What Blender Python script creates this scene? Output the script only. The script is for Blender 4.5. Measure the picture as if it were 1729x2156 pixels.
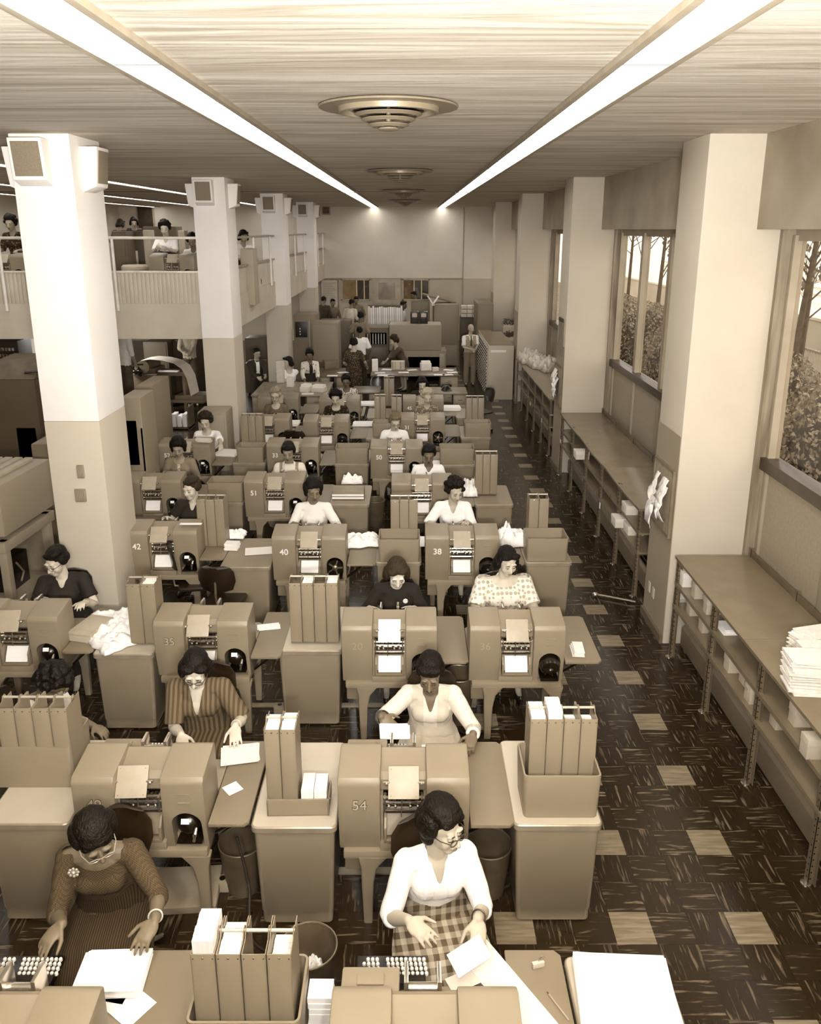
import bpy, bmesh, math, random, re
from mathutils import Vector as V, Matrix, Euler, noise
R = math.radians
random.seed(7)
for o in list(bpy.data.objects): bpy.data.objects.remove(o)
S = bpy.context.scene
C = S.collection
# ---------------------------------------------------------------- camera
FPX, YC, CAMH = 1711.0, 968.0, 4.2
PITCH = math.atan(485.0 / FPX)
cd = bpy.data.cameras.new('camera'); cam = bpy.data.objects.new('camera', cd); C.objects.link(cam)
cam.location = (0, 0, CAMH); cam.rotation_euler = (math.pi / 2 - PITCH, 0, 0)
cd.sensor_fit = 'VERTICAL'; cd.sensor_height = 36.0; cd.lens = 36.0 * FPX / 2156.0
cd.shift_y = -(1078.0 - YC) / 2156.0; cd.clip_start = .05; cd.clip_end = 300
S.camera = cam
# ---------------------------------------------------------------- light and exposure
S.view_settings.view_transform = 'Standard'; S.view_settings.look = 'None'
S.view_settings.exposure = 0.2; S.view_settings.gamma = 1.0
WARM = (1.0, .985, .965)
def area(name, loc, rot, sx, sy, power, color=WARM, spread=math.pi):
    l = bpy.data.lights.new(name, 'AREA'); l.shape = 'RECTANGLE'; l.size = sx; l.size_y = sy
    l.energy = power; l.color = color; l.spread = spread
    o = bpy.data.objects.new(name, l); C.objects.link(o); o.location = loc; o.rotation_euler = rot
    return o
# the photographer's flash on its bracket, beside and above the lens
area('flash_lamp', (-.45, -.25, 4.45), (R(82), 0, R(4)), .22, .22, 105)
area('flash_lamp', (.5, -.5, 4.3), (R(66), 0, R(-6)), .25, .25, 80)
# a flash bounced off the ceiling, and unseen fill lights added under the balcony
area('bounce_flash', (.1, -.2, 3.9), (R(140), 0, 0), .4, .4, 950)
for xx, yy in ((-7.4, 17.7), (-9.0, 21.8), (-6.4, 27.0)): area('balcony_fill_light', (xx, yy, 2.33), (0, 0, 0), 1.2, .3, 150)
w = bpy.data.worlds.new('sky'); S.world = w; w.use_nodes = True
nt = w.node_tree; bg = nt.nodes['Background']
tc = nt.nodes.new('ShaderNodeTexCoord'); sp = nt.nodes.new('ShaderNodeSeparateXYZ'); cr = nt.nodes.new('ShaderNodeValToRGB')
nt.links.new(tc.outputs['Generated'], sp.inputs[0]); nt.links.new(sp.outputs['Z'], cr.inputs[0]); nt.links.new(cr.outputs[0], bg.inputs['Color'])
cr.color_ramp.elements[0].position = 0.0; cr.color_ramp.elements[0].color = (.80, .74, .66, 1)
cr.color_ramp.elements[1].position = .35; cr.color_ramp.elements[1].color = (.95, .91, .86, 1)
bg.inputs['Strength'].default_value = 2.3
# ---------------------------------------------------------------- helpers
def at(u, v, z=None, Y=None, X=None):
    """a pixel of the photograph turned into a point of the room, on one known plane"""
    a = (u - 864.5) / FPX; d = (v - YC) / FPX; c, s = math.cos(PITCH), math.sin(PITCH)
    dy = c - d * s; dz = -(s + d * c)
    t = (z - CAMH) / dz if z is not None else (Y / dy if Y is not None else X / a)
    return V((a * t, dy * t, CAMH + dz * t))
KP = [(0, (12, 7, 2)), (.1, (37, 27, 14)), (.25, (77, 64, 45)), (.4, (115, 101, 79)), (.55, (152, 139, 117)),
      (.7, (188, 176, 155)), (.85, (222, 213, 198)), (1, (250, 246, 241))]
def tone(v):
    v = max(0, min(1, v))
    for (a, ca), (b, cb) in zip(KP, KP[1:]):
        if v <= b:
            k = (v - a) / (b - a); rgb = [x + (y - x) * k for x, y in zip(ca, cb)]; break
    return tuple((q / 255 / 12.92 if q / 255 <= .04045 else ((q / 255 + .055) / 1.055) ** 2.4) for q in rgb) + (1,)
MC = {}
def mat(v, rough=.55, metal=0, var=.04, scale=6, bump=0, bscale=80, spec=.4, key=None, stretch=None):
    k = ('m', v, rough, metal, var, scale, bump, bscale, spec, stretch)
    if k in MC: return MC[k]
    m = bpy.data.materials.new(key or 'tone_%d' % int(v * 100)); m.use_nodes = True; n = m.node_tree.nodes; L = m.node_tree.links
    b = n['Principled BSDF']; b.inputs['Roughness'].default_value = rough; b.inputs['Metallic'].default_value = metal
    b.inputs['Specular IOR Level'].default_value = spec
    t = n.new('ShaderNodeTexCoord'); no = n.new('ShaderNodeTexNoise'); no.inputs['Scale'].default_value = scale; no.inputs['Detail'].default_value = 5
    src = t.outputs['Object']
    if stretch:
        mp = n.new('ShaderNodeMapping'); mp.inputs['Scale'].default_value = stretch; L.new(src, mp.inputs[0]); src = mp.outputs[0]
    L.new(src, no.inputs['Vector'])
    r = n.new('ShaderNodeValToRGB'); e = r.color_ramp.elements; e[0].position = .3; e[1].position = .7
    e[0].color = tone(v - var); e[1].color = tone(v + var); L.new(no.outputs['Fac'], r.inputs[0]); L.new(r.outputs[0], b.inputs['Base Color'])
    if bump:
        bp = n.new('ShaderNodeBump'); n2 = n.new('ShaderNodeTexNoise'); n2.inputs['Scale'].default_value = bscale; n2.inputs['Detail'].default_value = 3
        L.new(src, n2.inputs['Vector']); L.new(n2.outputs['Fac'], bp.inputs['Height']); bp.inputs['Strength'].default_value = bump
        bp.inputs['Distance'].default_value = .01; L.new(bp.outputs[0], b.inputs['Normal'])
    MC[k] = m; return m
def emis(v, st, key='lit_panel'):
    k = ('e', v, st)
    if k in MC: return MC[k]
    m = bpy.data.materials.new(key); m.use_nodes = True; b = m.node_tree.nodes['Principled BSDF']
    b.inputs['Base Color'].default_value = tone(v); b.inputs['Emission Color'].default_value = (.92, .90, .87, 1); b.inputs['Emission Strength'].default_value = st
    MC[k] = m; return m
def glass_mat():
    if 'glass' in MC: return MC['glass']
    m = bpy.data.materials.new('window_glass'); m.use_nodes = True; n = m.node_tree.nodes; L = m.node_tree.links
    out = n['Material Output']; tr = n.new('ShaderNodeBsdfTransparent'); gl = n.new('ShaderNodeBsdfGlossy'); gl.inputs['Roughness'].default_value = .03
    mx = n.new('ShaderNodeMixShader'); mx.inputs[0].default_value = .06
    L.new(tr.outputs[0], mx.inputs[1]); L.new(gl.outputs[0], mx.inputs[2]); L.new(mx.outputs[0], out.inputs[0])
    tr.inputs['Color'].default_value = (.93, .91, .88, 1)
    MC['glass'] = m; return m
def pattern(kind, v1, v2, scale, rough=.85, thr=.5, stretch=(1, 1, 1)):
    k = (kind, v1, v2, scale, thr, stretch)
    if k in MC: return MC[k]
    m = bpy.data.materials.new(kind + '_cloth'); m.use_nodes = True; n = m.node_tree.nodes; L = m.node_tree.links
    b = n['Principled BSDF']; b.inputs['Roughness'].default_value = rough; b.inputs['Specular IOR Level'].default_value = .15
    t = n.new('ShaderNodeTexCoord'); mp = n.new('ShaderNodeMapping'); mp.inputs['Scale'].default_value = stretch
    L.new(t.outputs['Object'], mp.inputs[0]); src = mp.outputs[0]
    r = n.new('ShaderNodeValToRGB'); e = r.color_ramp.elements
    e[0].color = tone(v1); e[1].color = tone(v2); e[0].position = thr - .04; e[1].position = thr + .04
    if kind == 'check':
        x = n.new('ShaderNodeTexChecker'); x.inputs['Scale'].default_value = scale; L.new(src, x.inputs['Vector']); o = x.outputs['Fac']
    elif kind == 'dots':
        x = n.new('ShaderNodeTexVoronoi'); x.inputs['Scale'].default_value = scale; x.inputs['Randomness'].default_value = .15; L.new(src, x.inputs['Vector']); o = x.outputs['Distance']
    elif kind == 'floral':
        x = n.new('ShaderNodeTexVoronoi'); x.inputs['Scale'].default_value = scale; L.new(src, x.inputs['Vector']); o = x.outputs['Distance']
    elif kind == 'mottle':
        x = n.new('ShaderNodeTexNoise'); x.inputs['Scale'].default_value = scale; L.new(src, x.inputs['Vector']); o = x.outputs['Fac']
    elif kind == 'stripe':
        x = n.new('ShaderNodeTexWave'); x.inputs['Scale'].default_value = scale; x.bands_direction = 'X'; x.inputs['Distortion'].default_value = .6; L.new(src, x.inputs['Vector']); o = x.outputs['Fac']
    else:  # plaid
        x = n.new('ShaderNodeTexWave'); x.inputs['Scale'].default_value = scale; x.bands_direction = 'X'
        y = n.new('ShaderNodeTexWave'); y.inputs['Scale'].default_value = scale; y.bands_direction = 'Z'
        rt = n.new('ShaderNodeMapping'); rt.inputs['Rotation'].default_value = (R(45), 0, 0); L.new(src, rt.inputs[0])
        L.new(src, x.inputs['Vector']); L.new(rt.outputs[0], y.inputs['Vector']); st = []
        for q in (x, y):
            g = n.new('ShaderNodeMath'); g.operation = 'GREATER_THAN'; g.inputs[1].default_value = .55; L.new(q.outputs['Fac'], g.inputs[0]); st.append(g)
        a = n.new('ShaderNodeMath'); a.operation = 'ADD'; L.new(st[0].outputs[0], a.inputs[0]); L.new(st[1].outputs[0], a.inputs[1])
        a2 = n.new('ShaderNodeMath'); a2.operation = 'MULTIPLY'; a2.inputs[1].default_value = .5; L.new(a.outputs[0], a2.inputs[0]); o = a2.outputs[0]
        e[0].position = .0; e[1].position = 1.0
    L.new(o, r.inputs[0]); L.new(r.outputs[0], b.inputs['Base Color'])
    MC[k] = m; return m
M = dict(
    metal=mat(.485, .42, 0, .012, 3, .05, 300, key='grey_enamel'), metal2=mat(.45, .45, 0, .012, 3, .05, 300, key='grey_enamel_dark'),
    dmetal=mat(.34, .45, 0, .02, 4, key='dark_enamel'), black=mat(.05, .25, 0, .02, 10, key='black_enamel', spec=.6),
    chrome=mat(.8, .2, .9, .02, 8, key='chrome'), steel=mat(.5, .4, .7, .04, 8, key='steel'), lid=mat(.70, .5, 0, .015, 4, key='laminate'),
    paper=mat(.97, .8, 0, .012, 9, key='paper'), paper2=mat(.9, .8, 0, .03, 60, key='printed_paper'), card=mat(.93, .8, 0, .03, 1, key='card_stock', stretch=(300, 1, 1)),
    vinyl=mat(.09, .3, 0, .02, 8, key='black_vinyl', spec=.5), plate=mat(.60, .45, 0, .02, 12, key='plate_enamel'),
    wood=mat(.5, .5, 0, .08, 4, key='board_wood', stretch=(1, 1, 8)), box=mat(.74, .7, 0, .03, 8, key='box_board'), rubber=mat(.1, .7, key='rubber'))
class MB:
    """collects shapes into one mesh"""
    def __init__(s): s.v = []; s.f = []; s.mi = 0; s.fm = []
    def add(s, vs, fs):
        k = len(s.v); s.v += [V(p) for p in vs]
        for f in fs: s.f.append([k + i for i in f]); s.fm.append(s.mi)
        return s
    def box(s, c, d, rot=None, bev=0):
        x, y, z = d[0] / 2, d[1] / 2, d[2] / 2
        bm = bmesh.new(); bmesh.ops.create_cube(bm, size=1)
        for q in bm.verts: q.co = V((q.co.x * d[0], q.co.y * d[1], q.co.z * d[2]))
        if bev: bmesh.ops.bevel(bm, geom=bm.edges[:], offset=min(bev, min(d) * .45), segments=2, profile=.6, affect='EDGES')
        r = Euler(rot).to_matrix() if rot else Matrix.Identity(3)
        bm.verts.ensure_lookup_table(); bm.verts.index_update()
        s.add([r @ q.co + V(c) for q in bm.verts], [[q.index for q in f.verts] for f in bm.faces]); bm.free(); return s
    def b2(s, x0, x1, y0, y1, z0, z1, bev=0): return s.box(((x0 + x1) / 2, (y0 + y1) / 2, (z0 + z1) / 2), (x1 - x0, y1 - y0, z1 - z0), None, bev)
    def prism(s, poly, axis, a, b, bev=0):
        def P3(p, t):
            return V((t, p[0], p[1])) if axis == 'x' else (V((p[0], t, p[1])) if axis == 'y' else V((p[0], p[1], t)))
        bm = bmesh.new(); A = [bm.verts.new(P3(p, a)) for p in poly]; B = [bm.verts.new(P3(p, b)) for p in poly]; n = len(poly)
        bm.faces.new(A); bm.faces.new(B[::-1])
        for i in range(n): bm.faces.new([A[i], B[i], B[(i + 1) % n], A[(i + 1) % n]])
        bmesh.ops.recalc_face_normals(bm, faces=bm.faces[:])
        if bev:
            es = [e for e in bm.edges if e.calc_face_angle(0) > .5]
            bmesh.ops.bevel(bm, geom=es, offset=bev, segments=2, profile=.6, affect='EDGES')
        bm.verts.index_update(); s.add([q.co for q in bm.verts], [[q.index for q in f.verts] for f in bm.faces]); bm.free(); return s
    def loft(s, rings, caps=True, closed=True):
        n = len(rings[0]); vs = [p for r in rings for p in r]; fs = []
        for i in range(len(rings) - 1):
            for j in range(n if closed else n - 1): fs.append([i * n + j, i * n + (j + 1) % n, (i + 1) * n + (j + 1) % n, (i + 1) * n + j])
        if caps: fs.append(list(range(n))[::-1]); fs.append([(len(rings) - 1) * n + j for j in range(n)])
        return s.add(vs, fs)
    def cyl(s, p0, p1, r0, r1=None, n=12):
        return s.tube([p0, p1], [r0, r0 if r1 is None else r1], n)
    def tube(s, pts, r, n=8, ball=False):
        pts = [V(p) for p in pts]; rr = r if isinstance(r, (list, tuple)) else [r] * len(pts); rings = []; up = None
        if ball:
            a, b = (pts[0] - pts[1]).normalized(), (pts[-1] - pts[-2]).normalized(); r0, r1 = rr[0], rr[-1]
            pre = [(pts[0] + a * r0 * math.sin(t), r0 * math.cos(t)) for t in (1.4, .95, .5)]
            post = [(pts[-1] + b * r1 * math.sin(t), r1 * math.cos(t)) for t in (.5, .95, 1.4)]
            pts = [q[0] for q in pre] + pts + [q[0] for q in post]; rr = [q[1] for q in pre] + list(rr) + [q[1] for q in post]
        for i, p in enumerate(pts):
            t = (pts[min(i + 1, len(pts) - 1)] - pts[max(i - 1, 0)]).normalized()
            if up is None: up = V((0, 0, 1)) if abs(t.z) < .9 else V((1, 0, 0))
            x = t.cross(up).normalized(); y = x.cross(t).normalized(); up = y
            rings.append([p + (x * math.cos(2 * math.pi * k / n) + y * math.sin(2 * math.pi * k / n)) * rr[i] for k in range(n)])
        return s.loft(rings)
    def ell(s, c, r, rot=None, n=14, m=9):
        Rm = rot if isinstance(rot, Matrix) else (Euler(rot).to_matrix() if rot else Matrix.Identity(3)); c = V(c)
        if not isinstance(r, (tuple, list)): r = (r, r, r)
        rings = []
        for i in range(m + 1):
            t = math.pi * (i + .02 + (-.04 * (i == m))) / m if i in (0, m) else math.pi * i / m
            rings.append([c + Rm @ V((r[0] * math.sin(t) * math.cos(2 * math.pi * k / n), r[1] * math.sin(t) * math.sin(2 * math.pi * k / n), r[2] * math.cos(t))) for k in range(n)])
        return s.loft(rings)
    def lathe(s, prof, c=(0, 0, 0), n=32, caps=True):
        return s.loft([[V((c[0] + r * math.cos(2 * math.pi * k / n), c[1] + r * math.sin(2 * math.pi * k / n), c[2] + z)) for k in range(n)] for r, z in prof], caps)
    def rbox(s, secs, n=5):
        """loft of rounded rectangles: (cx, cy, z, w, d, corner radius)"""
        rings = []
        for cx, cy, z, w_, d_, r in secs:
            ring = []
            for q, (sx, sy) in enumerate(((1, 1), (-1, 1), (-1, -1), (1, -1))):
                for k in range(n):
                    a = math.pi / 2 * (q + k / (n - 1)); ring.append(V((cx + sx * (w_ / 2 - r) + r * math.cos(a), cy + sy * (d_ / 2 - r) + r * math.sin(a), z)))
            rings.append(ring)
        return s.loft(rings)
    def mesh(s, name, mats, smooth=35):
        me = bpy.data.meshes.new(name); me.from_pydata([tuple(p) for p in s.v], [], s.f)
        for m in (mats if isinstance(mats, (list, tuple)) else [mats]): me.materials.append(m)
        me.polygons.foreach_set('material_index', s.fm)
        bm = bmesh.new(); bm.from_mesh(me); bmesh.ops.recalc_face_normals(bm, faces=bm.faces[:]); bm.to_mesh(me); bm.free()
        if smooth:
            me.polygons.foreach_set('use_smooth', [True] * len(me.polygons)); me.set_sharp_from_angle(angle=R(smooth))
        me.update(); return me
    def build(s, name, mats, parent=None, loc=(0, 0, 0), rz=0, smooth=35):
        return put(name, s.mesh(name, mats, smooth), parent, loc, rz)
def put(name, me, parent=None, loc=(0, 0, 0), rz=0):
    o = bpy.data.objects.new(name, me); C.objects.link(o)
    if parent: o.parent = parent
    o.location = loc; o.rotation_euler = rz if isinstance(rz, (tuple, Euler)) else (0, 0, rz); return o
CACHE = {}
def part(name, key, fn, mats, parent, loc=(0, 0, 0), rz=0, smooth=35):
    if key not in CACHE:
        mb = MB(); fn(mb); CACHE[key] = mb.mesh(name, mats, smooth)
    return put(name, CACHE[key], parent, loc, rz)
def tag(o, label=None, cat=None, group=None, kind=None):
    for k, v in (('label', label), ('category', cat), ('group', group), ('kind', kind)):
        if v: o[k] = v
    return o
def thing(name, label, cat, loc=(0, 0, 0), rz=0, group=None):
    o = bpy.data.objects.new(name, None); C.objects.link(o); o.empty_display_size = .1; o.location = loc; o.rotation_euler = (0, 0, rz)
    return tag(o, label, cat, group)
def struct(name, mb, mats, smooth=35):
    return tag(mb.build(name, mats, None, smooth=smooth), kind='structure')
def text_mesh(txt, size, v, outline=False, off=0):
    key = ('txt', txt, size, v, off)
    if key in CACHE: return CACHE[key]
    cu = bpy.data.curves.new('lettering', 'FONT'); cu.body = txt; cu.size = size; cu.align_x = 'CENTER'; cu.align_y = 'CENTER'; cu.extrude = .0012; cu.offset = off
    o = bpy.data.objects.new('lettering', cu); C.objects.link(o); bpy.context.view_layer.update()
    me = bpy.data.meshes.new_from_object(o.evaluated_get(bpy.context.evaluated_depsgraph_get())); bpy.data.objects.remove(o)
    me.materials.clear(); me.materials.append(mat(v, .6, var=0)); CACHE[key] = me; return me
# ================================================================ the room
CEIL, BACK, LEFTX = 5.02, 32.0, -11.0
def floor_mat(v1, v2, axis, key):
    m = bpy.data.materials.new(key); m.use_nodes = True; n = m.node_tree.nodes; L = m.node_tree.links; b = n['Principled BSDF']
    b.inputs['Roughness'].default_value = .22; b.inputs['Specular IOR Level'].default_value = .35
    t = n.new('ShaderNodeTexCoord'); mp = n.new('ShaderNodeMapping'); mp.inputs['Scale'].default_value = (4.5, 44, 1) if axis == 'x' else (44, 4.5, 1)
    if axis == 'y': mp.inputs['Location'].default_value = (7, 3, 0)
    no = n.new('ShaderNodeTexNoise'); no.inputs['Scale'].default_value = 1; no.inputs['Detail'].default_value = 6; no.inputs['Distortion'].default_value = .5
    r = n.new('ShaderNodeValToRGB'); e = r.color_ramp.elements; e[0].position = .56; e[0].color = tone(v1); e[1].position = .72; e[1].color = tone(v2)
    if v1 > .3: e[0].position = .4
    L.new(t.outputs['Object'], mp.inputs[0]); L.new(mp.outputs[0], no.inputs['Vector']); L.new(no.outputs['Fac'], r.inputs[0]); L.new(r.outputs[0], b.inputs['Base Color'])
    return m
T = .2457
fm = [floor_mat(.12, .44, 'x', 'marbled_tile'), floor_mat(.11, .41, 'y', 'marbled_tile_turned'), floor_mat(.41, .53, 'x', 'light_tile')]
mb = MB(); i0, i1, j0, j1 = -45, 14, -16, 131
for i in range(i0, i1 + 1):
    for j in range(j0, j1):
        # light tiles sit on every third tile both ways along the aisle
        mb.mi = 2 if (2 <= i <= 8 and (i - 8) % 3 == 0 and (j - 19) % 3 == 0) else (i + j) % 2  # light tiles under the shelving are left dark to paint in its shade
        x, y = i * T + .036, j * T + .036
        mb.add([(x, y, 0), (x + T - .0015, y, 0), (x + T - .0015, y + T - .0015, 0), (x, y + T - .0015, 0)], [[0, 1, 2, 3]])
mb.mi = 0; mb.add([(LEFTX - .1, -4.1, -.004), (3.6, -4.1, -.004), (3.6, BACK + .1, -.004), (LEFTX - .1, BACK + .1, -.004)], [[0, 1, 2, 3]])
struct('floor', mb, fm, 0)
def ceil_mat():
    m = bpy.data.materials.new('streaked_plaster'); m.use_nodes = True; n = m.node_tree.nodes; L = m.node_tree.links; b = n['Principled BSDF']; b.inputs['Roughness'].default_value = .8
    t = n.new('ShaderNodeTexCoord'); mp = n.new('ShaderNodeMapping'); mp.inputs['Scale'].default_value = (.42, 5.2, 1)
    no = n.new('ShaderNodeTexNoise'); no.inputs['Scale'].default_value = 1; no.inputs['Detail'].default_value = 8; no.inputs['Distortion'].default_value = 1.3; no.inputs['Roughness'].default_value = .62
    r = n.new('ShaderNodeValToRGB'); e = r.color_ramp.elements; e[0].position = .36; e[0].color = tone(.66); e[1].position = .60; e[1].color = tone(.84)
    L.new(t.outputs['Object'], mp.inputs[0]); L.new(mp.outputs[0], no.inputs['Vector']); L.new(no.outputs['Fac'], r.inputs[0]); L.new(r.outputs[0], b.inputs['Base Color'])
    bp = n.new('ShaderNodeBump'); bp.inputs['Strength'].default_value = .5; bp.inputs['Distance'].default_value = .02; L.new(no.outputs['Fac'], bp.inputs['Height']); L.new(bp.outputs[0], b.inputs['Normal'])
    return m
cm = ceil_mat(); mb = MB(); mb.b2(LEFTX, 3.7, -4, BACK, CEIL, CEIL + .15); struct('ceiling', mb, cm, 0)
mb = MB(); mb.b2(LEFTX + .02, 3.15, 19.18, 19.22, CEIL - .012, CEIL + .01); struct('trim_1', mb, mat(.35, .7))
wall_up = mat(.80, .75, 0, .02, 1.2, .1, 120, key='wall_paint'); wall_lo = mat(.68, .7, 0, .015, 1.2, .1, 120, key='wall_paint_low')
white_p = mat(.95, .7, 0, .015, 1.5, .1, 90, key='column_paint')
# back wall: upper paint over a darker dado, with openings for the office windows
BW = BACK
def rect_wall(mb, x0, x1, z0, z1, y0, y1): mb.b2(x0, x1, y0, y1, z0, z1)
wx = [(at(718, 600, Y=BW).x, at(780, 600, Y=BW).x), (at(847, 600, Y=BW).x, at(905, 600, Y=BW).x)]
wz = (at(800, 633, Y=BW).z, at(800, 587, Y=BW).z)
mb = MB(); mb.mi = 0
mb.b2(LEFTX - .2, 4, BW, BW + .2, 2.38, CEIL + .1); mb.mi = 1
for a, b, z0, z1 in ((LEFTX - .2, wx[0][0], 0, 2.38), (wx[0][1], wx[1][0], 0, 2.38), (wx[1][1], 4, 0, 2.38), (wx[0][0], wx[0][1], 0, wz[0]), (wx[1][0], wx[1][1], 0, wz[0])): mb.b2(a, b, BW, BW + .2, z0, z1)
for k in (0, 1): mb.b2(wx[k][0], wx[k][1], BW, BW + .2, wz[1], 2.38)
struct('wall_back', mb, [wall_up, wall_lo], 0)
mb = MB(); mb.mi = 0; mb.b2(2.0, 2.03, BW - .03, BW, 0, CEIL); mb.b2(-8, 2, BW - .02, BW, 2.36, 2.40); struct('trim_2', mb, mat(.55, .6))
for k, (a, b) in enumerate(wx):
    t = MB(); z0, z1 = wz; wd = .05
    t.b2(a, b, BW - .03, BW + .1, z1 - wd, z1 + .02); t.b2(a, b, BW - .03, BW + .1, z0 - .02, z0 + wd); t.b2(a, a + wd, BW - .03, BW + .1, z0, z1); t.b2(b - wd, b, BW - .03, BW + .1, z0, z1)
    o = struct('window_%d' % (k + 1), t, mat(.62, .5))
    g = MB(); g.b2(a + wd, b - wd, BW + .03, BW + .036, z0 + wd, z1 - wd); g.build('pane', glass_mat(), o)
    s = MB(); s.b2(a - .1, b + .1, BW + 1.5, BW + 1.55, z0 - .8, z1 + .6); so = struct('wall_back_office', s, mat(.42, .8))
    s = MB(); c = a + (b - a) * .72
    for q in (0, 1): s.b2(c - .32 + .6 * q, c - .28 + .6 * q, BW + 1.38, BW + 1.5, z0 - .2, z1 - .1)
    s.b2(c - .32, c + .32, BW + 1.38, BW + 1.5, z1 - .14, z1 - .1); s.b2(c - .02, c + .02, BW + 1.38, BW + 1.5, z0 - .2, z1 - .1)
    s.mi = 1; s.b2(c - .28, c + .28, BW + 1.42, BW + 1.49, z0 - .2, z1 - .14)
    struct('window_%d' % (k + 3), s, [mat(.85, .6), M['black']])
mb = MB(); mb.b2(wx[0][0] - .3, wx[1][1] + .3, BW + .2, BW + 1.6, wz[0] - .9, wz[0] - .8); mb.b2(wx[0][0] - .3, wx[1][1] + .3, BW + .2, BW + 1.6, 2.9, 3.0); struct('trim_3', mb, wall_lo)
# frosted-glass door between the office windows
a, b = at(797, 600, Y=BW).x, at(832, 600, Y=BW).x; zt = at(800, 595, Y=BW).z; zb = at(800, 630, Y=BW).z
mb = MB(); mb.b2(a - .22, b + .22, BW - .05, BW + .02, 0, 2.36, .01); d = struct('door_1', mb, mat(.62, .55))
mb = MB(); mb.b2(a, b, BW - .06, BW - .045, zb, zt); mb.build('pane', mat(.50, .35, 0, .14, 1.6, key='frosted_glass'), d)
mb = MB(); mb.b2(a - .16, a - .12, BW - .1, BW - .05, .95, 1.0, .01); mb.build('door_handle', M['chrome'], d)
# outer walls that close the hall
for nm, bx in (('wall_left', (LEFTX - .2, LEFTX, -4, BW, 0, CEIL)), ('wall_front', (LEFTX, 3.7, -4.2, -4, 0, CEIL))):
    mb = MB(); mb.b2(*bx); struct(nm, mb, wall_up, 0)
# columns
CY = [7.71, 13.97, 20.23, 26.5]; CD = .74
def column(x0, x1, y, split, right):
    mb = MB(); mb.mi = 0; mb.b2(x0, x1, y, y + CD, split, CEIL, .012); mb.mi = 1; mb.b2(x0, x1, y, y + CD, 0, split, .012)
    o = struct('column', mb, [white_p if not right else mat(.74, .7, 0, .015, 1.5, .1, 90, key='wall_column_paint'), mat(.73, .7, 0, .012, 1.5, .1, 90, key='column_paint_low')])
    return o
for y in CY: column(-3.57, -3.03, y, 2.40, False)
for y in [1.45] + CY:
    mb = MB(); mb.mi = 0; mb.b2(2.655, 3.40, y, y + CD, 0, CEIL, .01)
    mb.mi = 1; mb.b2(2.65, 2.657, y + .005, y + CD, 0, 2.24)
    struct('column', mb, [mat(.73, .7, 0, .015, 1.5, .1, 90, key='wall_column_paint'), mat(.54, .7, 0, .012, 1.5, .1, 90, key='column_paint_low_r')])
    mb = MB(); mb.b2(2.62, 2.65, y - .0, y + CD, 0, .09); struct('baseboard_right', mb, M['dmetal'])
# right wall: lintel beam, jambs, windows over metal panels
beam = mat(.60, .7, 0, .05, 1.6, .12, 90, key='lintel_plaster'); jamb = mat(.47, .6, 0, .09, 3, .2, 90, key='brushed_wood', stretch=(6, 6, .5))
panel = mat(.55, .6, 0, .02, 30, .35, 160, key='hammered_panel'); sill = mat(.17, .35, 0, .03, 5, key='dark_sill')
ys = [-4] + [1.45] + CY + [BW]
for k in range(len(ys) - 1):
    y0 = ys[k] + (CD if k else 0); y1 = ys[k + 1]
    mb = MB(); mb.b2(3.16, 3.7, y0, y1, 4.20, CEIL, .006); struct('trim_%d' % (10 + k), mb, beam)
    if k in (0,):
        mb = MB(); mb.b2(3.5, 3.7, y0, y1, 0, 4.2); struct('wall_right', mb, wall_up); continue
    mb = MB(); mb.b2(3.38, 3.56, y0, y0 + .06, 0, 4.2); mb.b2(3.38, 3.56, y1 - .06, y1, 0, 4.2)
    o = struct('window_%d' % (10 + k), mb, jamb); n = 4; w0, w1 = y0 + .06, y1 - .06; st = (w1 - w0) / n
    mb = MB(); mb.b2(3.50, 3.60, w0, w1, 4.10, 4.2)
    for q in range(n + 1): yy = w0 + q * st; mb.b2(3.47, 3.58, max(w0, yy - .06), min(w1, yy + .06), 0.9, 4.15, .004)
    mb.build('window_frame', mat(.55, .5, 0, .04, 3), o)
    mb = MB(); mb.b2(3.42, 3.60, w0, w1, 1.94, 2.06, .006); mb.build('window_sill', sill, o)
    mb = MB(); mb.b2(3.50, 3.58, w0, w1, .0, 1.94); mb.build('panel', panel, o)
    for q in range(n):
        mb = MB(); mb.b2(3.54, 3.546, w0 + q * st + .06, w0 + (q + 1) * st - .06, 2.06, 4.10); mb.build('pane', glass_mat(), o)
# ceiling light strips
def strip(x0, x1, y0, y1, label, off=0):
    t = thing('ceiling_light', label, 'light', ((x0 + x1) / 2, y0, CEIL)); w_ = (x1 - x0) / 2; Ln = y1 - y0
    mb = MB()
    for sx in (-1, 1): mb.b2(sx * w_ - .022, sx * w_ + .022, 0, Ln, -.035, .0, .004)
    mb.build('frame', mat(.62, .45, .3), t); n = int(round(Ln / 1.22)); p = Ln / n
    for i in range(n):
        mb = MB(); mb.b2(-w_ + .02, w_ - .02, i * p + .012, (i + 1) * p - .012, -.022, -.006); mb.build('diffuser', LP, t)
        mb = MB(); mb.b2(-w_ + .02, w_ - .02, i * p - .012, i * p + .012, -.03, -.004); mb.build('crossbar', mat(.8, .5), t)
    return t
LP = emis(.93, 10.0)
P1 = 4.43 - 1.22 * 5
strip(-1.50, -1.22, P1, 19.10, 'long recessed ceiling light strip running down the left side, near half')
strip(-1.50, -1.22, 19.3, BW - .05, 'far half of the left ceiling light strip, ending at the back wall')
strip(1.035, 1.315, P1, 19.10, 'long recessed ceiling light strip running down the right side, near half')
strip(1.035, 1.315, 19.3, BW - .05, 'far half of the right ceiling light strip, ending at the back wall')
strip(-5.35, -5.1, 8.5, BW - .3, 'ceiling light strip over the balcony edge, seen between the left columns')
strip(-7.6, -7.35, 8.5, BW - .3, 'second ceiling light strip over the balcony, further left')
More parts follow.
